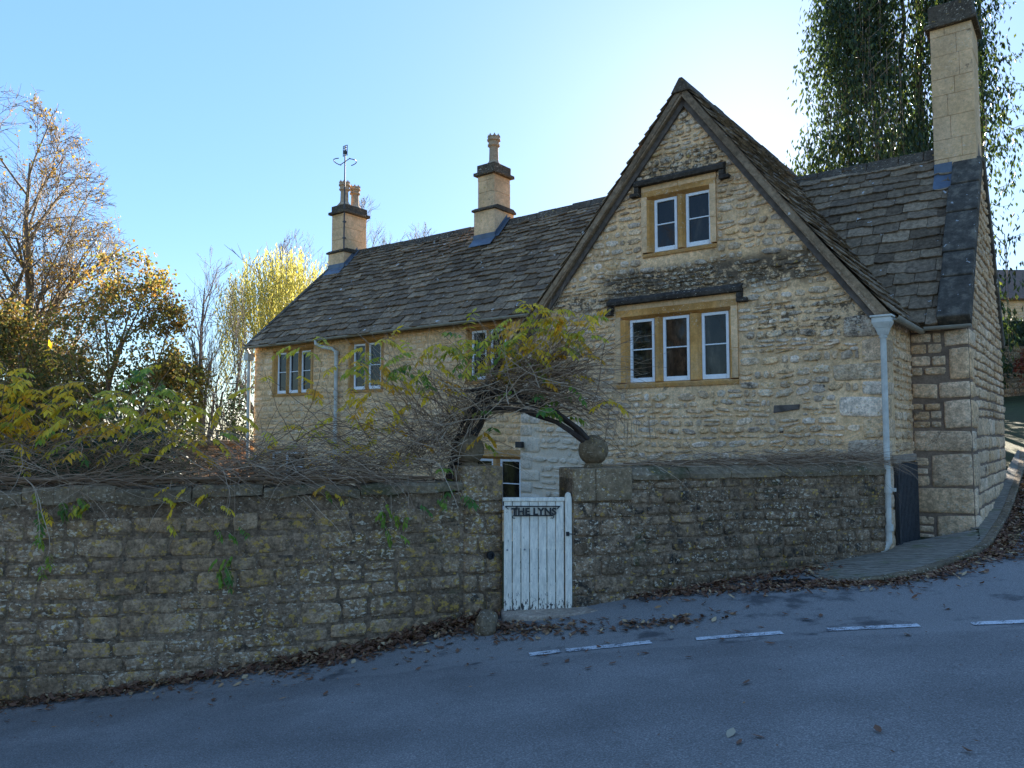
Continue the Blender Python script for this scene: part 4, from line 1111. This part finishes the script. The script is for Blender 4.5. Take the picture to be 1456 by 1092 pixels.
# clipped hedge behind the left wall
def leafbox(name, label, cat, faces, n, mat, core, size, seed, jitter=.08):
    rg = random.Random(seed); x0, x1, y0, y1, z0, z1 = core
    root = thing(name, label, cat, ((x0+x1)/2, (y0+y1)/2, z0))
    mb = MB(); mb.box(x0+.12, x1-.12, y0+.12, y1-.12, z0, z1-.12); mb.build('branches', M['leaf_dark'], root)
    lm = MB()
    for _ in range(n):
        f = rg.choice(faces); u, w = rg.random(), rg.random()
        p = V((x0+(x1-x0)*u, y0+(y1-y0)*w, z1)) if f == 'z' else V((x0+(x1-x0)*u, y0, z0+(z1-z0)*w)) if f == 'y' else V((x1, y0+(y1-y0)*u, z0+(z1-z0)*w))
        p += V((rg.gauss(0,jitter), rg.gauss(0,jitter), rg.gauss(0,jitter*.5) + .07*nz(p.x*.9, p.y*.9)))
        d = rv(rg); blob_leaf(lm, p, d, (rv(rg) + V((0,0,1.2))).normalized(), size*rg.uniform(.7,1.4), size*.6)
    lm.build('foliage', mat, root); return root
leafbox('hedge', 'dark clipped hedge with sunlit glossy top behind the tangle on the left wall', 'hedge', 'zzyyx', 16000, M['leaf_hedge'], (-14.5, -6.1, 12.6, 13.9, -.6, 2.28), .07, 130)
# dark shrubs and a cypress past the end of the cottage
def bush(name, label, c, r, n, mat, size, seed, cat='shrub', stem=True, colf=None):
    rg = random.Random(seed); root = thing(name, label, cat, (c[0], c[1], c[2]-r[2])); lm = MB(); mb = MB()
    for k in range(9):
        e = V(c) + V((rg.uniform(-.6,.6)*r[0], rg.uniform(-.6,.6)*r[1], rg.uniform(-.2,.7)*r[2]))
        mb.tube([V((c[0]+rg.uniform(-.1,.1), c[1], c[2]-r[2])), V((c[0]*.6+e.x*.4, c[1]*.6+e.y*.4, c[2]-.3*r[2])), e], [.05,.035,.012], 5)
    for _ in range(n):
        v = rv(rg); q = rg.random()**.45
        k = 1 + .35*nz(v.x*2.2+seed, v.y*2.2, v.z*2.2)
        p = V(c) + V((v.x*r[0], v.y*r[1], v.z*r[2]))*q*k
        if nz(p.x*1.3/max(r[0],.8)*2, p.y*1.3, p.z*1.3+seed) < -.22: continue
        blob_leaf(lm, p, (rv(rg)+V((0,0,-.2))).normalized(), rv(rg), size*rg.uniform(.6,1.3), size*.6, colf(p, rg) if colf else None)
    mb.build('branches', M['bark'], root); lm.build('foliage', mat, root); return root
bush('shrub', 'dark green shrub beyond the hedge under the orange tree', (-9.9, 20.5, 1.9), (1.5, 1.2, 1.9), 3200, M['leaf_dark'], .13, 141)
bush('cypress_bush', 'narrow dark evergreen bush close to the left end of the cottage', (-10.1, 28, 2.0), (.75, .8, 2.6), 3000, M['leaf_dark'], .12, 142)
bush('shrub', 'low dark shrub at the foot of the slender bare tree', (-11.6, 27, .6), (1.0, .9, 1.5), 1600, M['leaf_dark'], .12, 143)
bush('shrub', 'broad dark evergreen mass below the tall half bare tree', (-19.5, 33, 2.0), (3.4, 2, 3.0), 5200, M['leaf_dark'], .2, 144)
# low pale wall past the end of the cottage
fw = thing('garden_wall', 'low pale stone wall beyond the vines at the left end of the cottage', 'wall', (-9.7, 23.5, -1))
FP = lambda s, t, h: V((-12.2+s, 23.6-h, t))
mb = MB(); mb.prism([(0,-1.6),(4.4,-1.6),(4.4,1.98),(0,1.98)], FP, -.4, 0); mb.build('core', M['pier'], fw)
mb = MB(); stones(mb, [(0,.4),(4.4,.4),(4.4,1.98),(0,1.98)], [], FP, (.12,.2), (.2,.5), .02, .02, 81); mb.build('stone_courses', M['block_stone'], fw, smooth=True)
mb = MB()
for i in range(6): mb.box(-12.25+i*.75, -11.51+i*.75, 23.1, 23.65, 1.985, 2.10)
mb.build('coping', M['coping'], fw, bevel=.02)

# far right: terrace wall, hedge and house up the lane
dh = thing('lane_house', 'pale stone house with dark tiled roof up the lane at the right edge', 'house', (42, 63, 6.5))
mb = MB(); mb.box(35, 52, 60, 67, 5, 13.0); mb.build('wall', M['wing_mortar'], dh)
mb = MB(); stones(mb, [(35,9),(52,9),(52,12.95),(35,12.95)], [], lambda s,t,h: V((s, 60-h, t)), (.2,.34), (.35,.8), .02, .02, 82); mb.build('facing', M['wing_stone'], dh, smooth=True)
mb = MB(); slab(mb, [(34.6,59.6,12.9),(52.4,59.6,12.9),(52.4,63.5,16),(34.6,63.5,16)], (0,-.62,.78), .15); slab(mb, [(52.4,67.4,12.9),(34.6,67.4,12.9),(34.6,63.5,16),(52.4,63.5,16)], (0,.62,.78), .15); mb.build('roof', plain('clay_tiles', (.16,.10,.07), .9, .3, 4), dh)
mb = MB(); mb.prism([(60.01,13.01),(66.99,13.01),(63.5,15.7)], lambda u,v,h: V((h,u,v)), 35.1, 51.9); mb.build('gable', M['wing_mortar'], dh)
for i in range(2): mb = MB(); mb.box(41.5+i*5, 43+i*5, 59.93, 60.1, 10.4, 12.0); mb.build('window', M['glass'], dh)
tw = thing('terrace_wall', 'dark stone terrace wall up the lane below a clipped hedge', 'wall', (28, 38.4, 4.2))
TP = lambda s, t, h: V((s, 38.4-h, t))
mb = MB(); mb.prism([(21.5,3),(36,3),(36,6.7),(21.5,6.7)], TP, -.5, 0); mb.build('core', M['wall_mortar'], tw)
mb = MB(); stones(mb, [(21.5,3.6),(36,3.6),(36,6.7),(21.5,6.7)], [], TP, (.15,.3), (.25,.6), .03, .03, 83); mb.build('stone_courses', M['wall_stone'], tw, smooth=True)
leafbox('hedge', 'clipped green hedge on the terrace wall up the lane', 'hedge', 'yyyz', 5000, M['leaf_hedge'], (21.5, 36, 38.6, 40, 6.7, 8.15), .12, 131)
bush('red_shrub', 'shrub with pink and red leaves at the right edge before the terrace wall', (24.0, 35.2, 5.4), (.75, .7, 1.0), 1500, M['leaf_red'], .16, 145)
# evergreens added up the lane to shade it; two stand out of view
for i, (x, y, lab) in enumerate(((21.5, 37, 'tall dark evergreen right of the chimney, added for shade beyond the drooping one'), (27.5, 30, 'dark evergreen added out of view right of the lane to shade it'),(33, 36, 'broad dark evergreen added out of view farther right of the lane as shade'))):
    rg = random.Random(150+i); root = thing('added_tree', lab, 'tree', (x, y, zr(x, y))); mb = MB(); lm = MB(); z0 = zr(x, y); H_ = (10, 13, 15)[i]
    mb.tube([V((x, y, z0-.3)), V((x+.2, y, z0+H_*.5)), V((x, y, z0+H_))], [.3,.2,.04], 6)
    for k in range(420):
        z = rg.uniform(.08, 1); w = (1-z*.75)*3.0; a = rg.uniform(0, 2*PI); q = rg.random()**.5*w; c = V((x+q*math.cos(a), y+q*math.sin(a), z0+H_*z))
        if k % 4 == 0: mb.tube([V((x, y, c.z-.3)), c], [.04,.01], 3, False)
        for _ in range(16): leaf_quad(lm, c + rv(rg)*.5*rg.random(), V((rg.uniform(-.7,.7), rg.uniform(-.7,.7), -.7)).normalized(), rv(rg), rg.uniform(.2,.36), .14)
    mb.build('trunk', M['bark'], root); lm.build('crown', M['leaf_ivy'], root)

# ------------------------------------------------------------------ wisteria
YEL = [(.84,.52,.03),(.86,.58,.04),(.78,.56,.05),(.80,.40,.04)]; GRN = [(.15,.28,.04),(.24,.36,.05),(.32,.40,.05),(.10,.22,.05)]; OLV = [(.58,.50,.05),(.50,.46,.05),(.68,.56,.05)]
def pinnate(lm, sm, rg, p, d, L, pal, lw=.034, ll=.085):
    """a compound leaf: drooping stalk with paired leaflets"""
    n = rg.randint(5, 7); q = V(p); dd = V(d).normalized(); pts = [q.copy()]; base = rg.choice(pal)
    for i in range(n):
        dd = (dd + V((0,0,-.16)) + rv(rg)*.06).normalized(); q = q + dd*L/n; pts.append(q.copy())
        side = dd.cross(V((0,0,1)))
        if side.length < .15: side = rv(rg)
        side.normalize()
        c = tuple(a*.7 + b*.3 for a, b in zip(base, rg.choice(pal)))
        if i >= 1:
            for sg in (-1, 1):
                ld = (side*sg*.75 + V((0,0,-.65)) + dd*.35 + rv(rg)*.18).normalized()
                leaf_quad(lm, q, ld, (V((0,0,1)) + rv(rg)*.35).normalized(), ll*rg.uniform(.75,1.2), lw*rg.uniform(.8,1.2), c, .12)
    leaf_quad(lm, q, (dd + V((0,0,-.5))).normalized(), V((0,0,1)) + rv(rg)*.3, ll*1.1, lw, base, .12)
    sm.tube(pts, .0022, 3, False)
def arch_clear(pts):
    return not any(-.42 < p.x < .98 and p.z < 2.42 + .12*math.sin((p.x+.42)*2.2) for p in pts)
def vstem(sm, rg, p, d, L, r, grav=-.02, wob=.22, seg=.11, n=4, ok=None):
    k = max(3, int(L/seg)); pts = [V(p)]; dd = V(d).normalized(); q = V(p); ph = rv(rg)*.06
    for i in range(k):
        dd = (dd + rv(rg)*wob + ph + V((0,0,grav))).normalized(); q = q + dd*seg; pts.append(q.copy())
    if ok and not ok(pts): return pts[:1]
    sm.tube(pts, [r*(1-.65*i/k) for i in range(k+1)], n, False)
    return pts
# over the arch
wi = thing('wisteria', 'big tangled wisteria with twisted trunk and yellowing leaves arching over the white gate', 'climber', (-.85, 9.85, .3))
rg = random.Random(200); sm = MB(); lm = MB(); tm = MB()
for k in range(9):                                               # twisted trunk beside the left pier
    a = k*.7; pts = []
    for i in range(14):
        z = .5 + i*.19; w = .07 + .05*math.sin(i*.5+k); x = -.95 + .028*i + max(0, i-8)*.045*(1 + .25*(k % 4)); y = 9.72 + .02*i
        pts.append(V((x + w*math.cos(a+i*.45), y + w*math.sin(a+i*.45), z)))
    tm.tube(pts, [.035*(1-.03*i) for i in range(14)], 6)
for k in range(9):                                               # arch stems to the right ball
    o = rv(rg)*.05; pts = []
    for i in range(11):
        u = i/10; x = 1.02 - 1.55*u; z = 2.12 + .62*math.sin(min(u*1.25, 1)*PI/2)**.8 + rg.uniform(-.02,.02); pts.append(V((x, 9.82, z)) + o*(1+2*u))
    tm.tube(pts, [.018 if k > 2 else .026]*11, 5)
for i in range(7):
    pts = [V((.95+.1*j/1.0+.30*j*j*.1, 9.9, 2.05-.03*j)) for j in range(5)]
tm.build('trunk', M['vine_dark'], wi, smooth=True)
heart = V((-.05, 9.95, 2.85))
tips = []
for k in range(900):                                             # the thicket
    u = rg.random()
    c = V((-1.25 + 2.1*u + rg.gauss(0,.16), 9.9 + rg.gauss(0,.26), 2.0 + 1.15*math.sin(u*2.2)**1.0*rg.random()**.7 + rg.gauss(0,.08)))
    d = V((rg.uniform(-1,1), rg.uniform(-.5,.5), rg.uniform(-.35,.8)))
    tips.append(vstem(sm, rg, c, d, rg.uniform(.5, 1.5), rg.uniform(.003,.008), -.03, ok=arch_clear))
for k in range(320):                                             # sprays reaching right and up
    c = heart + V((rg.gauss(.25,.25), rg.gauss(0,.2), rg.gauss(0,.22)))
    d = V((rg.uniform(.3,1), rg.uniform(-.35,.3), rg.uniform(-.12,.75)))
    tips.append(vstem(sm, rg, c, d, rg.uniform(.7, 1.75), rg.uniform(.003,.006), -.05, .16, ok=arch_clear))
for k in range(60):                                              # fan of young shoots at the top
    c = heart + V((rg.gauss(.15,.25), rg.gauss(0,.15), .15)); d = V((rg.uniform(-.4,.75), rg.uniform(-.2,.2), 1))
    tips.append(vstem(sm, rg, c, d, rg.uniform(.6, 1.25), .004, -.02, .12))
for k in range(320):                                             # hanging and sprawling left along the wall
    x = rg.uniform(-3.4, -.7); c = V((x, LWY(x)+.35+rg.gauss(0,.2), 1.8 + rg.random()**1.6*(.35 + .42*ss(-3.2,-.8,x)))); d = V((rg.choice((-1,1))*rg.uniform(.4,1), rg.uniform(-.4,.4), rg.uniform(-.2,.75)))
    tips.append(vstem(sm, rg, c, d, rg.uniform(.6, 1.6), rg.uniform(.003,.007), -.06, .17))
for k in range(36):                                              # long whips to the upper left
    c = V((rg.uniform(-1.6,-.6), 9.75+rg.gauss(0,.15), rg.uniform(2.1, 2.7))); d = V((rg.uniform(-1,-.1), rg.uniform(-.2,.2), rg.uniform(.4,1.2)))
    tips.append(vstem(sm, rg, c, d, rg.uniform(.9, 1.7), .005, -.02, .11))
for k in range(24):                                              # dry pods and strands hanging by the wall
    c = V((1.2+rg.uniform(0,.65), 9.95, 2.62+rg.uniform(-.15,.1))); sm.tube([c, c+V((.01,0,-.1)), c+V((rg.uniform(-.03,.03),0,-rg.uniform(.2,.45)))], [.002,.006 if k % 3 == 0 else .002,.003], 3, False)
def leaf_on(x0, x1, zf0, zf1, n, pal, L, y=9.65, yj=.3):
    for _ in range(n):
        x = rg.uniform(x0, x1); z = rg.uniform(zf0, zf1)
        sgn = rg.choice((-1, 1)); pinnate(lm, sm, rg, V((x, y+rg.gauss(0,yj*.5), z)), V((sgn*rg.uniform(.4,1), rg.uniform(-.6,.2), rg.uniform(-.1,.5))), L*rg.uniform(.7,1.2), pal)
MIX = YEL + YEL + OLV + GRN
for (cx, cz, sx, sz, n, pal) in ((.35,3.62,.33,.16,46,YEL+MIX),(.0,3.42,.35,.16,34,YEL+OLV+GRN),(-.65,3.2,.4,.16,22,YEL+GRN+OLV),(-1.4,3.2,.4,.18,24,YEL+GRN+OLV),(-1.75,2.95,.3,.14,10,OLV+YEL),(-1.6,2.62,.5,.2,16,YEL),(.75,3.2,.25,.2,9,OLV+YEL),(.62,2.95,.3,.15,6,GRN),(-.3,2.3,.12,.1,5,YEL+GRN),(.3,2.62,.2,.08,5,GRN),(-1.7,2.15,.3,.1,8,YEL),(-2.6,2.25,.5,.2,14,YEL+OLV),(-3.1,2.6,.4,.25,9,YEL),(1.25,2.6,.2,.1,2,YEL),(-2.5,3.4,.25,.1,3,YEL+OLV),(-.75,1.72,.14,.08,7,GRN)):
    for _ in range(n):
        x, z = rg.gauss(cx, sx), rg.gauss(cz, sz)
        pinnate(lm, sm, rg, V((x, 9.72+rg.gauss(0,.15), z)), V((rg.uniform(-1,1), rg.uniform(-.6,.2), rg.uniform(-.2,.5))), rg.uniform(.22,.40), pal, .046, .115)
sm.build('stems', M['vine'], wi); lm.build('leaves', M['leaf_vine'], wi)
# along the left wall
wl = thing('wisteria', 'long wisteria tangle of grey stems and yellow green leaves lying on the left wall', 'climber', (-5, 8.7, 1.75))
sm = MB(); lm = MB(); rg = random.Random(210)
for k in range(7):                                               # main rods along the coping
    pts = []; x = -8.2 + k*.5; y0 = rg.uniform(-.02,.32)
    while x < -.8 - (k % 3)*.6: 
        pts.append(V((x, LWY(x)+y0+.06*nz(x*1.2,k), 1.80 - .012*(x+8) + .05*nz(x*1.5,k,4) + .012*k))); x += .25
    sm.tube(pts, [.016-.001*k]*len(pts), 5)
for k in range(1250):
    x = -8.3 + 6.8*rg.random(); hgt = .42 - .2*ss(-4.2,-2.6,x)
    c = V((x, LWY(x)+.18+rg.gauss(0,.17), 1.77 + rg.random()**1.6*hgt)); d = V((rg.choice((-1,1))*rg.uniform(.3,1), rg.uniform(-.4,.4), rg.uniform(-.3,.6)))
    vstem(sm, rg, c, d, rg.uniform(.4, 1.4), rg.uniform(.0028,.0065), -.05, .2)
shoots = []
for k in range(30):
    x = rg.uniform(-7.8,-4.0); c = V((x, LWY(x)+.3+rg.gauss(0,.12), 1.95)); d = V((rg.uniform(-.7,.7), rg.uniform(-.2,.2), rg.uniform(.6,1.2)))
    shoots.append(vstem(sm, rg, c, d, rg.uniform(.5, 1.15), .005, -.02, .12))
shoots.append(vstem(sm, rg, V((-4.3,8.75,2.0)), V((.12,0,1)), 1.15, .007, 0, .05)); 
def fan(p, n, pal, L): 
    for _ in range(n): pinnate(lm, sm, rg, V(p)+rv(rg)*.07, V((rg.uniform(-1,1), rg.uniform(-.7,.2), rg.uniform(-.1,.5))), L*rg.uniform(.75,1.2), pal, .042, .105)
for pts in shoots:
    for q in pts[len(pts)//3::3]: 
        if rg.random() < .5: fan(q, 1, MIX if q.z < 2.7 else OLV+GRN, .27)
    fan(pts[-1], 2, OLV+YEL, .28)
for (cx, cz, sx, sz, n, pal) in ((-5.75,2.95,.3,.10,18,OLV+YEL),(-5.4,2.70,.5,.09,28,YEL+MIX),(-4.75,2.55,.4,.12,26,YEL+OLV),(-4.1,2.85,.16,.16,11,OLV+GRN),(-4.15,2.6,.25,.12,10,YEL+OLV),(-3.7,2.45,.25,.10,10,YEL+OLV),(-6.6,2.75,.5,.18,18,MIX),(-4.4,2.22,.5,.10,9,GRN+YEL),(-5.6,2.2,.6,.1,7,YEL),(-3.6,2.15,.25,.12,6,YEL+OLV)):
    for _ in range(n): x = rg.gauss(cx, sx); fan((x, LWY(x)+.2+rg.gauss(0,.15), rg.gauss(cz, sz)), 1, pal, .28)
for (x, z, pal, n) in ((-5.05,1.62,YEL+GRN,3),(-4.75,1.55,GRN,4),(-5.0,1.3,GRN,3),(-4.55,1.58,OLV+YEL,3),(-3.55,1.66,YEL,3),(-3.3,1.6,YEL+OLV,3),(-3.75,1.5,OLV,2),(-3.15,1.32,GRN,3),(-3.1,1.02,GRN,3),(-3.2,.82,GRN,3),(-5.55,1.6,GRN,2),(-4.9,1.05,GRN,2),(-1.5,1.5,GRN,4),(-1.25,1.42,GRN,3),(-1.45,1.15,GRN,2),(-.85,1.5,GRN,3),(-2.1,1.7,YEL+GRN,3)):
    for _ in range(n):
        q = V((x+rg.gauss(0,.07), LWY(x)-.07-rg.random()*.06, z+rg.gauss(0,.06))); pinnate(lm, sm, rg, q, V((rg.uniform(-1,1), -.15, rg.uniform(-.7,.1))), rg.uniform(.12,.22), pal, .032, .075)
    sm.tube([V((x, LWY(x)+.02, 1.8)), V((x+.02, LWY(x)-.06, 1.7)), V((x+rg.uniform(-.05,.05), LWY(x)-.06, z))], .003, 3, False)
sm.build('stems', M['vine'], wl); lm.build('leaves', M['leaf_vine'], wl)
# leafless climber on the right wall
wr_ = thing('bare_climber', 'dry leafless climber stems lying along the top of the right lane wall', 'climber', (3.5, 10.6, 1.88))
sm = MB(); rg = random.Random(220)
for k in range(5):
    pts = []; x = 1.1 + k*.35
    while x < 5.45: pts.append(V((x, 9.62+.335*(x-.75)+.12+.05*k+.04*nz(x*2,k), 1.90+.035*nz(x*1.8,k,3)+.012*k))); x += .2
    sm.tube(pts, [.011-.001*k]*len(pts), 5)
for k in range(460):
    x = 1.7 + 3.7*rg.random()**.7; c = V((x, 9.62+.335*(x-.75)+.12+rg.gauss(0,.09), 1.87+rg.random()**1.6*.16)); d = V((rg.choice((-1,1))*rg.uniform(.5,1), .3*rg.uniform(-1,1), rg.uniform(-.15,.25)))
    vstem(sm, rg, c, d, rg.uniform(.35, 1.0), rg.uniform(.0028,.006), -.04, .17)
for k in range(16):
    x = rg.uniform(4.6, 5.6); c = V((x, 9.62+.335*(x-.75)-.02, 1.9)); vstem(sm, rg, c, V((rg.uniform(.2,.9), -.25, .1)), rg.uniform(.5, 1.0), .004, -.13, .12)
for x in (2.5, 4.35, 4.6): vstem(sm, rg, V((x, 9.62+.335*(x-.75)+.15, 1.9)), V((rg.uniform(-.5,.5), 0, 1)), .5, .004, 0, .2)
sm.build('stems', M['vine'], wr_)

# ------------------------------------------------------------------ fallen leaves
lf = MB(); rg = random.Random(300)
def dead_leaf(mb, x, y, z, s, rg, flat=.35):
    a = rg.uniform(0, 2*PI); n = (V((0,0,1)) + rv(rg)*flat).normalized(); d = V((math.cos(a), math.sin(a), 0)); d = (d - n*d.dot(n)).normalized(); t = n.cross(d)
    w = s*rg.uniform(.28,.5); cu = s*rg.uniform(.05,.3); p = V((x, y, z))
    P_ = lambda u, v: p + d*u*s + t*v*w + n*(cu*abs(v)*.6 + cu*u*u*.9)
    mb.add([P_(-1,0), P_(-.35,1), P_(.35,.8), P_(1,0), P_(.35,-.8), P_(-.35,-1), P_(0,0)], [(0,6,1),(1,6,2),(2,6,3),(3,6,4),(4,6,5),(5,6,0)])
def scatter(n, f, s=(.026,.056), pile=.03, flat=.4):
    for _ in range(n):
        x, y, e = f(); dead_leaf(lf, x, y, zr(x, y) + .012 + rg.random()*pile*e, rg.uniform(*s), rg, flat + .4*e)
def fa():
    x = -8 + 7.6*rg.random()**.75; k = rg.expovariate(1/(.06 + .13*ss(-4,-1.2,x))); return x, LWY(x) - .05 - min(k, .9), max(0, 1-k*3)
scatter(1500, fa, pile=.07)
def fa2():
    x = rg.uniform(-2.6, -.15); k = abs(rg.gauss(0,.16)); return x, LWY(x) - .04 - k, max(0, 1-k*3)
scatter(900, fa2, pile=.11)
def fb():
    s = rg.uniform(.75, 4.2); p = RP(s, 0, .06 + min(rg.expovariate(1/.14), .8)); return p.x, p.y, .5
scatter(800, fb, pile=.07)
def blobf(cx, cy, sx, sy):
    return lambda: (rg.gauss(cx, sx), rg.gauss(cy, sy), .3)
for (cx, cy, sx, sy, n) in ((.30,8.95,.35,.14,170),(-.1,9.1,.2,.12,150),(1.75,8.78,.32,.10,130),(3.0,9.75,.5,.16,300),(2.4,9.9,.4,.2,200),(3.9,9.62,.45,.12,260),(.9,8.75,.4,.08,40)): scatter(n, blobf(cx, cy, sx, sy), pile=.03)
def fk():
    i = rg.random()**.8*(len(kp)-2); k = int(i); p = V((*kp[k], 0)).lerp(V((*kp[k+1], 0)), i-k); d = (V((*kp[k+1], 0))-V((*kp[k], 0))).normalized(); s = V((d.y, -d.x, 0))
    q = p + s*(.08 + min(rg.expovariate(1/.13), 1.0)); return q.x, q.y, .4
scatter(2300, fk, pile=.04)
def fr():
    i = rg.uniform(24, len(kp)-2); k = int(i); p = V((*kp[k], 0)); d = (V((*kp[k+1], 0))-p).normalized(); s = V((d.y, -d.x, 0)); q = p + s*(.35 + rg.expovariate(1/.7)); return q.x, q.y, .3
scatter(1500, fr, (.03,.055), .04)
scatter(90, lambda: (rg.uniform(-4, 5), rg.uniform(7.2, 9.2) , 0.), flat=.2)
scatter(130, lambda: (rg.uniform(-7, 8), rg.uniform(4, 8.4), 0.), (.012,.022), flat=.15)
scatter(260, lambda: (lambda x: (x, LWY(x) - abs(rg.gauss(0,.5)), 0.))(rg.uniform(-6,0)), (.012,.035), .01, .2)
scatter(60, lambda: (rg.uniform(4.6,6.6), rg.uniform(10.2,11.6), 0.), flat=.2)
for _ in range(700):                                             # dead leaves caught on the left coping
    s = rg.uniform(1, LS-PW); p = LP(s, 0, -.05-rg.random()*.2); dead_leaf(lf, p.x, p.y, ztop_l(s)+.012+rg.random()*.03, rg.uniform(.02,.04), rg, .6)
tag(lf.build('fallen_leaves', M['litter']), 'drifts of brown dead leaves along the wall feet, kerb and gutter', 'leaves', kind='stuff')
for (x, y, s, lab) in ((1.83,6.13,.062,'curled russet leaf lying alone mid road, farthest out of the loose leaves'),(1.38,4.97,.06,'pale cream leaf lying on the near road'),(1.385,4.80,.045,'small dark russet leaf just below the pale one on the near road'),(1.52,4.87,.045,'small brown leaf right of the pale one on the near road'),(2.21,4.75,.05,'tan leaf lying alone on the near road at right'),(2.47,4.28,.05,'brown curled leaf nearest the bottom right corner'),(2.36,8.2,.06,'orange brown leaf between two white road dashes'),(2.46,7.45,.06,'orange leaf just below the gap between white dashes')):
    m = MB(); dead_leaf(m, x, y, zr(x, y)+.012, s, random.Random(int(x*1000)), .25)
    mt = M['litter']
    if 'pale' in lab and 'below' not in lab and 'right' not in lab: mt = leafmat('pale_leaf', [(0,(.36,.30,.20)),(1,(.36,.30,.20))], .1)
    tag(m.build('dead_leaf', mt), lab, 'leaf', 'single leaves on the road')
# trees across the lane, behind the viewer: what the window panes mirror
src = [o for o in bpy.data.objects if o.name.startswith('bare_tree')][0]
for i, (x, y, s, lab) in enumerate(((-24,-10,1.5,'bare tree across the lane, mirrored in the gable windows'),(-30,-4,1.6,'bare tree farther left across the lane'),(-17,-15,1.5,'bare tree across the lane behind the viewer'),(-34,4,1.5,'bare tree at the far left across the lane'))):
    c = src.copy(); C.objects.link(c); c.location = (x, y, zr(x, y)); c.scale = (s, s, s); c['label'] = lab; c['group'] = 'bare trees across the lane'; c.rotation_euler = (0, 0, i*1.3)
    for ch in src.children: k = ch.copy(); C.objects.link(k); k.parent = c
src = [o for o in bpy.data.objects if o.name.startswith('added_tree')][0]
for i, (x, y, s, lab) in enumerate(((-27,-13,1.25,'dark evergreen across the lane, mirrored in the lower gable window'),(-36,-5,1.3,'dark evergreen farther left across the lane'),(-19,-19,1.2,'dark evergreen across the lane behind the viewer'),(-42,6,1.3,'dark evergreen at the far left across the lane'))):
    c = src.copy(); C.objects.link(c); c.location = (x, y, zr(x, y)); c.scale = (s*1.25, s*1.25, s); c['label'] = lab; c['group'] = 'evergreens across the lane'; c.rotation_euler = (0, 0, i*1.7)
    for ch in src.children: k = ch.copy(); C.objects.link(k); k.parent = c
# ------------------------------------------------------------------ light, sky, camera
AZ, EL = math.radians(17.6), math.radians(20.0)
sd = V((math.sin(AZ)*math.cos(EL), math.cos(AZ)*math.cos(EL), math.sin(EL)))
L_ = bpy.data.lights.new('sun', 'SUN'); L_.energy = 5; L_.angle = math.radians(.5); L_.color = (1, .90, .76)
so = bpy.data.objects.new('sun', L_); C.objects.link(so); so.rotation_euler = sd.to_track_quat('Z', 'Y').to_euler()
w = bpy.data.worlds.new('World'); scene.world = w; w.use_nodes = True
nt = w.node_tree; bg = nt.nodes['Background']
sk = nt.nodes.new('ShaderNodeTexSky'); sk.sky_type = 'NISHITA'; sk.sun_disc = False; sk.sun_elevation = EL; sk.sun_rotation = AZ
sk.air_density = 1.0; sk.dust_density = .25; sk.ozone_density = 4.8; sk.altitude = 100
# even out the brightness of the hazy sky a little (hue and saturation stay)
sp = nt.nodes.new('ShaderNodeSeparateColor'); sp.mode = 'HSV'; cb = nt.nodes.new('ShaderNodeCombineColor'); cb.mode = 'HSV'
pw = nt.nodes.new('ShaderNodeMath'); pw.operation = 'POWER'; pw.inputs[1].default_value = .33
nt.links.new(sk.outputs[0], sp.inputs[0]); nt.links.new(sp.outputs[2], pw.inputs[0])
nt.links.new(sp.outputs[0], cb.inputs[0]); nt.links.new(sp.outputs[1], cb.inputs[1]); nt.links.new(pw.outputs[0], cb.inputs[2])
nt.links.new(cb.outputs[0], bg.inputs[0]); bg.inputs[1].default_value = .15
cam = bpy.data.cameras.new('camera'); co = bpy.data.objects.new('camera', cam); C.objects.link(co)
cam.sensor_width = 36; cam.lens = 36*1090/1456; cam.clip_end = 3000; cam.clip_start = .05
co.location = (0, 0, 2.3); co.rotation_euler = (PI/2 + math.radians(3.7), 0, 0)
scene.camera = co
scene.view_settings.view_transform = 'Standard'; scene.view_settings.look = 'None'; scene.view_settings.exposure = 2.5; scene.view_settings.gamma = 1
